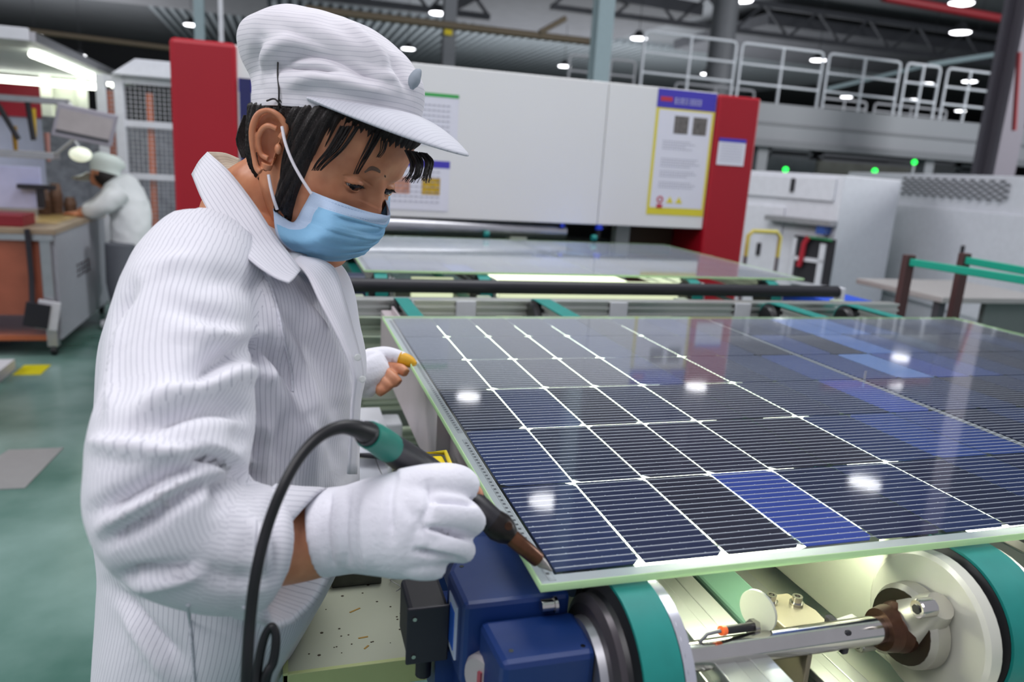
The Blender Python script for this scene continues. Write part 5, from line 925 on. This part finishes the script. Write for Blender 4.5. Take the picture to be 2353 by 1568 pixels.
# ---------------- cap
LV = [(-.108,.000,.092,.000,.080),(-.110,.014,.094,.014,.081),(-.114,.034,.095,.036,.082),(-.120,.044,.092,.047,.083),(-.130,.058,.083,.060,.084),(-.136,.076,.070,.073,.084),(-.129,.093,.050,.086,.079),(-.108,.105,.024,.100,.067),(-.086,.112,-.006,.109,.050),(-.064,.115,-.036,.114,.024),(-.056,.1155,-.046,.1145,.005)]
R = []; LVs = spl(LV, 8)
for vb, wb, vf, wf, hw_ in LVs:
    r_ = []
    for k in range(132):
        t = 2 * PI * k / 132; cv = (vb + vf) / 2 + (vf - vb) / 2 * math.cos(t); cw = wb + (wf - wb) * (.5 + .5 * math.cos(t)); r_.append(Cp(hw_ * math.sin(t), cv, cw))
    R.append(r_)
g = G().rings(R, False); cvv = np.array(g.v); cf = g.f
cvv = sculpt(cvv, cf, [([(620, 165), (680, 128), (760, 130), (830, 165), (880, 195)], -.007, 15), ([(590, 150), (640, 108), (700, 88)], .004, 16), ([(660, 195), (740, 180), (820, 200), (900, 215)], .005, 14), ([(600, 90), (586, 140), (592, 200)], -.006, 12), ([(640, 60), (720, 90), (820, 130), (930, 170)], -.003, 16), ([(640, 158), (700, 160), (770, 170)], -.005, 8), ([(780, 45), (850, 100), (900, 170)], .004, 12), ([(890, 120), (920, 170), (940, 215)], -.004, 9)], ((normals(cvv, cf) * (cvv - cvv.mean(0))).sum(1).mean() < 0))
Nc = normals(cvv, cf); cvv = cvv + Nc * np.array([mn.noise(Vector(p) * 34) * .0022 for p in cvv])[:, None]
at = np.array([i // 132 for q in cf for i in q], float); w_l = np.concatenate([[0], np.cumsum([np.linalg.norm(np.array(R[i + 1][36]) - np.array(R[i][36])) for i in range(len(R) - 1)])]); at = np.interp(at, np.arange(len(R)), w_l) / .0052
o = vpart('cap', cvv, cf, CAPM, person, 'baggy white striped work cap', at); md = o.modifiers.new('t', 'SOLIDIFY'); md.thickness = .002; md.offset = -1; md = o.modifiers.new('s', 'SUBSURF'); md.levels = 1; md.render_levels = 1
rows = []
for i in range(13):
    s = i / 12; rr = []
    for k in range(41):
        t = -1.32 + 2.64 * k / 40; bu, bv_ = .081 * math.sin(t), -.008 + .101 * math.cos(t); ln = .090 * max(0, math.cos(t * 1.18)) ** .8 * (1 - .05 * math.cos(t * 1.18) ** 6); dr = math.radians(14 + 14 * s)
        rr.append((bu * (1 + .06 * s), bv_ + ln * s * math.cos(dr), .012 - ln * s * math.sin(dr)))
    rows.append(rr)
n = 41; vv = np.array([Cp(*p) for r_ in rows for p in r_]); vf_ = [(i * n + j, i * n + j + 1, (i + 1) * n + j + 1, (i + 1) * n + j) for i in range(12) for j in range(n - 1)]; at = np.array([vv[i] @ CVv / .0042 for q in vf_ for i in q])
VISM = clothmat('visor_cloth', '#c9cad2', '#8d90a0', .4, wr=.1); o = vpart('visor', vv, vf_, VISM, person, None, at); md = o.modifiers.new('t', 'SOLIDIFY'); md.thickness = .0035; md = o.modifiers.new('s', 'SUBSURF'); md.levels = 1; md.render_levels = 1
g = G(); q = [U(952, 150, .80), U(966, 175, .795), U(962, 205, .80)]; g.tube(spl([U(946, 205, .797), U(950, 190, .797), U(957, 172, .800), U(966, 160, .804)], 4), [.002, .003, .0045, .0055, .006, .0065, .0065, .006, .0055, .005, .004, .003, .001], 12); part('cap_loop', g, mat('grey_cap_loop', '#8f98a2', .8), person)
# ---------------- right glove, soldering iron
g = G()
camtube(g, [(728, 1228, .66, 98), (760, 1222, .66, 100), (810, 1215, .655, 100), (870, 1208, .64, 112), (930, 1205, .632, 122), (985, 1205, .64, 112)], 30)
camtube(g, [(930, 1130, .625, 55), (985, 1112, .628, 46), (1040, 1108, .64, 42), (1080, 1122, .655, 33)], 20)        # index
camtube(g, [(950, 1180, .615, 52), (1010, 1178, .615, 45), (1060, 1185, .628, 42), (1090, 1205, .645, 32)], 20)       # middle
camtube(g, [(950, 1235, .612, 50), (1005, 1245, .612, 44), (1045, 1255, .625, 38), (1068, 1268, .645, 28)], 20)       # ring
camtube(g, [(920, 1275, .615, 48), (965, 1292, .615, 42), (1005, 1300, .63, 33)], 20)                                 # little
camtube(g, [(960, 1120, .66, 40), (1010, 1096, .675, 32), (1060, 1098, .68, 28), (1088, 1118, .675, 22)], 18)         # thumb
v, f = evalmesh(g, .0022, 3, .5)
v = sculpt(v, f, [([(1000, 1148), (1050, 1150), (1100, 1158)], -.0060, 6), ([(985, 1214), (1040, 1224), (1085, 1238)], -.0060, 6), ([(960, 1268), (1010, 1280), (1060, 1292)], -.0050, 6), ([(905, 1095), (895, 1160), (900, 1240)], -.0022, 10), ([(800, 1130), (790, 1220), (800, 1310)], -.002, 9), ([(845, 1120), (835, 1210), (850, 1320)], .002, 12), ([(985, 1110), (990, 1150), (975, 1200), (990, 1250)], -.002, 8), ([(760, 1130), (752, 1220), (765, 1310)], -.0012, 6), ([(930, 1150), (960, 1200), (950, 1260)], -.002, 14)])
vpart('right_glove', v, f, GLOVE, person, 'white glove closed around the soldering iron')
TIP = onz(1268, 1313, .9805); B0 = U(1112, 1182, .664); ax = TIP - B0; L = np.linalg.norm(ax); ax /= L; back = U(975, 1083, .70)
iron = thing('soldering_iron', 'black handled soldering iron with brown barrel held in the white glove', 'soldering iron', TIP)
part('handle', G().tube([back, U(1010, 1105, .695), U(1060, 1140, .682), B0 - ax * .006, B0 + ax * .012], [.0155, .014, .0125, .0125, .0115], 22), mat('iron_handle', '#17161d', .45), iron)
part('collar', G().tube([B0 + ax * .010, B0 + ax * .018, B0 + ax * .026, B0 + ax * .032], [.0120, .0135, .0115, .008], 22), mat('burnt_collar', '#1d1715', .35, .4, var=.3), iron); sc_ = np.cross(ax, FW); sc_ /= np.linalg.norm(sc_); part('clamp_screw', G().cyl(B0 + ax * .022 + sc_ * .008 - FW * .006, B0 + ax * .022 + sc_ * .008 - FW * .012, .0035, 12), MATS['oily_brown_steel'], iron)
part('barrel', G().tube([B0 + ax * .030, B0 + ax * .034, B0 + ax * (L * .80), B0 + ax * (L * .82)], [.0070, .0078, .0072, .006], 20), mat('heat_brown_barrel', '#5c3a26', .3, .6, var=.55, scale=70), iron)
part('tip', G().tube([B0 + ax * (L * .80), B0 + ax * (L * .86), B0 + ax * (L * .97), TIP], [.0052, .0048, .0016, .0008], 16), mat('iron_tip', '#8b8683', .4, .6, var=.3, scale=200), iron)
cab = [(975, 1083, .70, 38), (945, 1062, .685, 37), (905, 1035, .655, 35), (868, 1010, .62, 32), (838, 994, .60, 28)]
part('cable_sleeve', G().tube([U(*q[:3]) for q in spl(cab, 5)], [pm(q[3], q[2]) for q in spl(cab, 5)], 18), mat('iron_handle', '#17161d'), iron)
part('teal_band', G().tube([U(*q[:3]) for q in spl([(893, 1028, .645), (868, 1010, .62), (846, 999, .605)], 5)], [pm(q, .62) for q in np.linspace(37, 32, 11)], 18), mat('teal_band', '#0c7a6a', .5), iron)
cab = [(845, 996, .602, 26), (815, 985, .59, 20), (780, 983, .58, 16), (735, 1003, .57, 14), (690, 1050, .56, 13), (650, 1120, .55, 13), (615, 1210, .545, 13), (590, 1310, .54, 13.5), (575, 1420, .54, 13.5), (566, 1568, .54, 14), (560, 1750, .56, 14), (600, 1900, .60, 14)]
part('cable', G().tube([U(*q[:3]) for q in spl(cab, 8)], [pm(q[3], q[2]) for q in spl(cab, 8)], 14), BLACK, iron)
cab = [(590, 1800, .62, 12), (585, 1640, .60, 12), (592, 1540, .60, 11), (606, 1470, .60, 10), (624, 1440, .60, 9), (634, 1465, .60, 10), (628, 1520, .60, 11), (608, 1580, .60, 12), (600, 1800, .62, 12)]
part('cable_loop', G().tube([U(*q[:3]) for q in spl(cab, 8)], [pm(q[3], q[2]) for q in spl(cab, 8)], 12), BLACK, iron)
# ---------------- left glove with finger cot
g = G(); camtube(g, [(780, 872, 1.27, 52), (820, 862, 1.29, 54), (850, 852, 1.31, 50), (872, 846, 1.325, 40)], 24); camtube(g, [(850, 830, 1.325, 30), (885, 820, 1.33, 24), (915, 822, 1.33, 18), (932, 828, 1.328, 15)], 18); camtube(g, [(835, 880, 1.29, 38), (850, 895, 1.285, 26), (862, 905, 1.285, 12)], 18); camtube(g, [(855, 845, 1.315, 30), (880, 848, 1.32, 18), (900, 846, 1.322, 13)], 14)
v, f = evalmesh(g, .0022, 3, .5); v = sculpt(v, f, [([(880, 818), (893, 832), (900, 842)], -.002, 5), ([(835, 830), (850, 815), (870, 808)], -.0015, 5), ([(905, 822), (902, 840)], -.0015, 3)])
vpart('left_glove', v, f, GLOVE, person, 'white fingerless glove')
q = spl([(920, 825, 1.3285, 16.5), (934, 829, 1.327, 16), (947, 834, 1.324, 12), (956, 837, 1.322, 5)], 5); g = G().tube([U(*a[:3]) for a in q], [pm(a[3], a[2]) for a in q], 18); g.lathe(U(920, 825, 1.3285), U(934, 829, 1.327) - U(920, 825, 1.3285), [(-.001, .0132), (.0, .0140), (.0015, .0132)], 20)
part('finger_cot', g, mat('yellow_finger_cot', '#e0a81c', .55), person, label='yellow rubber finger cot on the thumb')
# ================================================================ the second worker, bent over the bench
w2 = thing('person', 'person in white work coat and cap bent over the inspection bench', 'person', U(290, 700, 5.5) * V(1, 1, 0))
g = G(); g.tube([U(*q) for q in spl([(258, 415, 5.5), (278, 440, 5.5), (300, 490, 5.5), (300, 550, 5.52), (292, 610, 5.55), (288, 660, 5.6)], 4)], [.05 + .03 * min(i, 3) - .0012 * max(0, i - 6) for i in range(21)], 24)
for dd, y0 in ((-.16, 0), (.16, -6)): g.tube([U(*q) for q in spl([(276, 440 + y0, 5.5 + dd), (250, 462 + y0, 5.45 + dd), (222, 482 + y0, 5.45 + dd), (203, 486 + y0, 5.5 + dd)], 4)], [.075 - .002 * i for i in range(13)], 18)
v, f = evalmesh(g, .010, 5, .5); N_ = normals(v, f); v = v + N_ * np.array([(1 - abs(mn.noise(Vector(p) * 7))) * .012 - .006 + mn.noise(Vector(p) * 16) * .005 for p in v])[:, None]
vpart('coat', v, f, mat('plain_white_cloth', '#dfe3e4', .8, var=.02), w2)
g = G(); hc = U(236, 402, 5.45); g.ell(hc, (.078, .082, .10), 24, 18); g.ell(hc - RX * .055 + DN * .03, (.035, .05, .05), 14, 10); g.tube([hc - RX * .07 + DN * .015, hc - RX * .092 + DN * .03], [.018, .012], 10); g.tube([U(240, 405, 5.47), U(262, 425, 5.5)], [.055, .06], 16); g.ell(hc + RX * .01 - FW * .078 + DN * .01, (.016, .012, .03), 10, 8)
for dd, y0 in ((-.16, 0), (.16, -6)):
    a, b_ = U(208, 486 + y0, 5.48 + dd), U(186, 492 + y0, 5.5 + dd); g.tube([a, b_], [.034, .032], 14); g.ell(b_ - RX * .03, (.045, .045, .022), 14, 8)
    for k in range(5): g.tube([b_ - RX * .04 + FW * (.03 - .015 * k), b_ - RX * (.08 + .012 * (1 if k in (1, 2) else 0)) + FW * (.034 - .017 * k), b_ - RX * .11 + FW * (.034 - .017 * k) + DN * .012], [.011, .010, .007], 8)
v, f = evalmesh(g, .006, 3, .5); vpart('body', v, f, SKIN, w2)
g = G(); g.ell(hc + RX * .02 + DN * .005, (.086, .09, .088), 20, 14); part('hair', g, HAIRM, w2)
cc_ = hc - DN * .055; R = []
for i, (w_, a, b_) in enumerate(((.045, .098, .092), (.0, .102, .096), (-.03, .118, .108), (-.065, .108, .10), (-.09, .07, .07), (-.097, .02, .02))):
    R.append([cc_ + DN * w_ + RX * (.02 + .02 * (i > 1)) + RX * a * math.cos(2 * PI * k / 28) - DN * .22 * a * math.cos(2 * PI * k / 28) * -1 * .9 + FW * b_ * math.sin(2 * PI * k / 28) for k in range(28)])
part('cap', G().rings(R, True), mat('mint_white_cloth', '#d3ddd8', .8), w2)
vis = [cc_ + DN * (.03 + .03 * s_ ) - RX * (.07 + .15 * s_ * math.cos(t)) + DN * .02 + FW * .085 * math.sin(t) for s_ in (0, .33, .66, 1) for t in np.linspace(-1.3, 1.3, 11)]
g = G().add(vis, [(i * 11 + j, i * 11 + j + 1, (i + 1) * 11 + j + 1, (i + 1) * 11 + j) for i in range(3) for j in range(10)], True); o = part('visor', g, MATS['mint_white_cloth'], w2); md = o.modifiers.new('t', 'SOLIDIFY'); md.thickness = .006
g = G(); SH = G(); b0 = BASE[w2.name]
for s_ in (-1, 1): p = V(b0[0], b0[1] + .09 * s_, 0); g.tube([p + V(-.0, 0, .62), p + V(-.02, 0, .35), p + V(0, 0, .08)], [.10, .085, .07], 16); SH.tube([p + V(.06, 0, .045), p + V(-.03, 0, .05), p + V(-.15, 0, .035)], [.045, .05, .032], 14)
part('trousers', g, mat('grey_work_trousers', '#5d6068', .8), w2); part('shoes', SH, MATS['white_work_shoe'], w2)
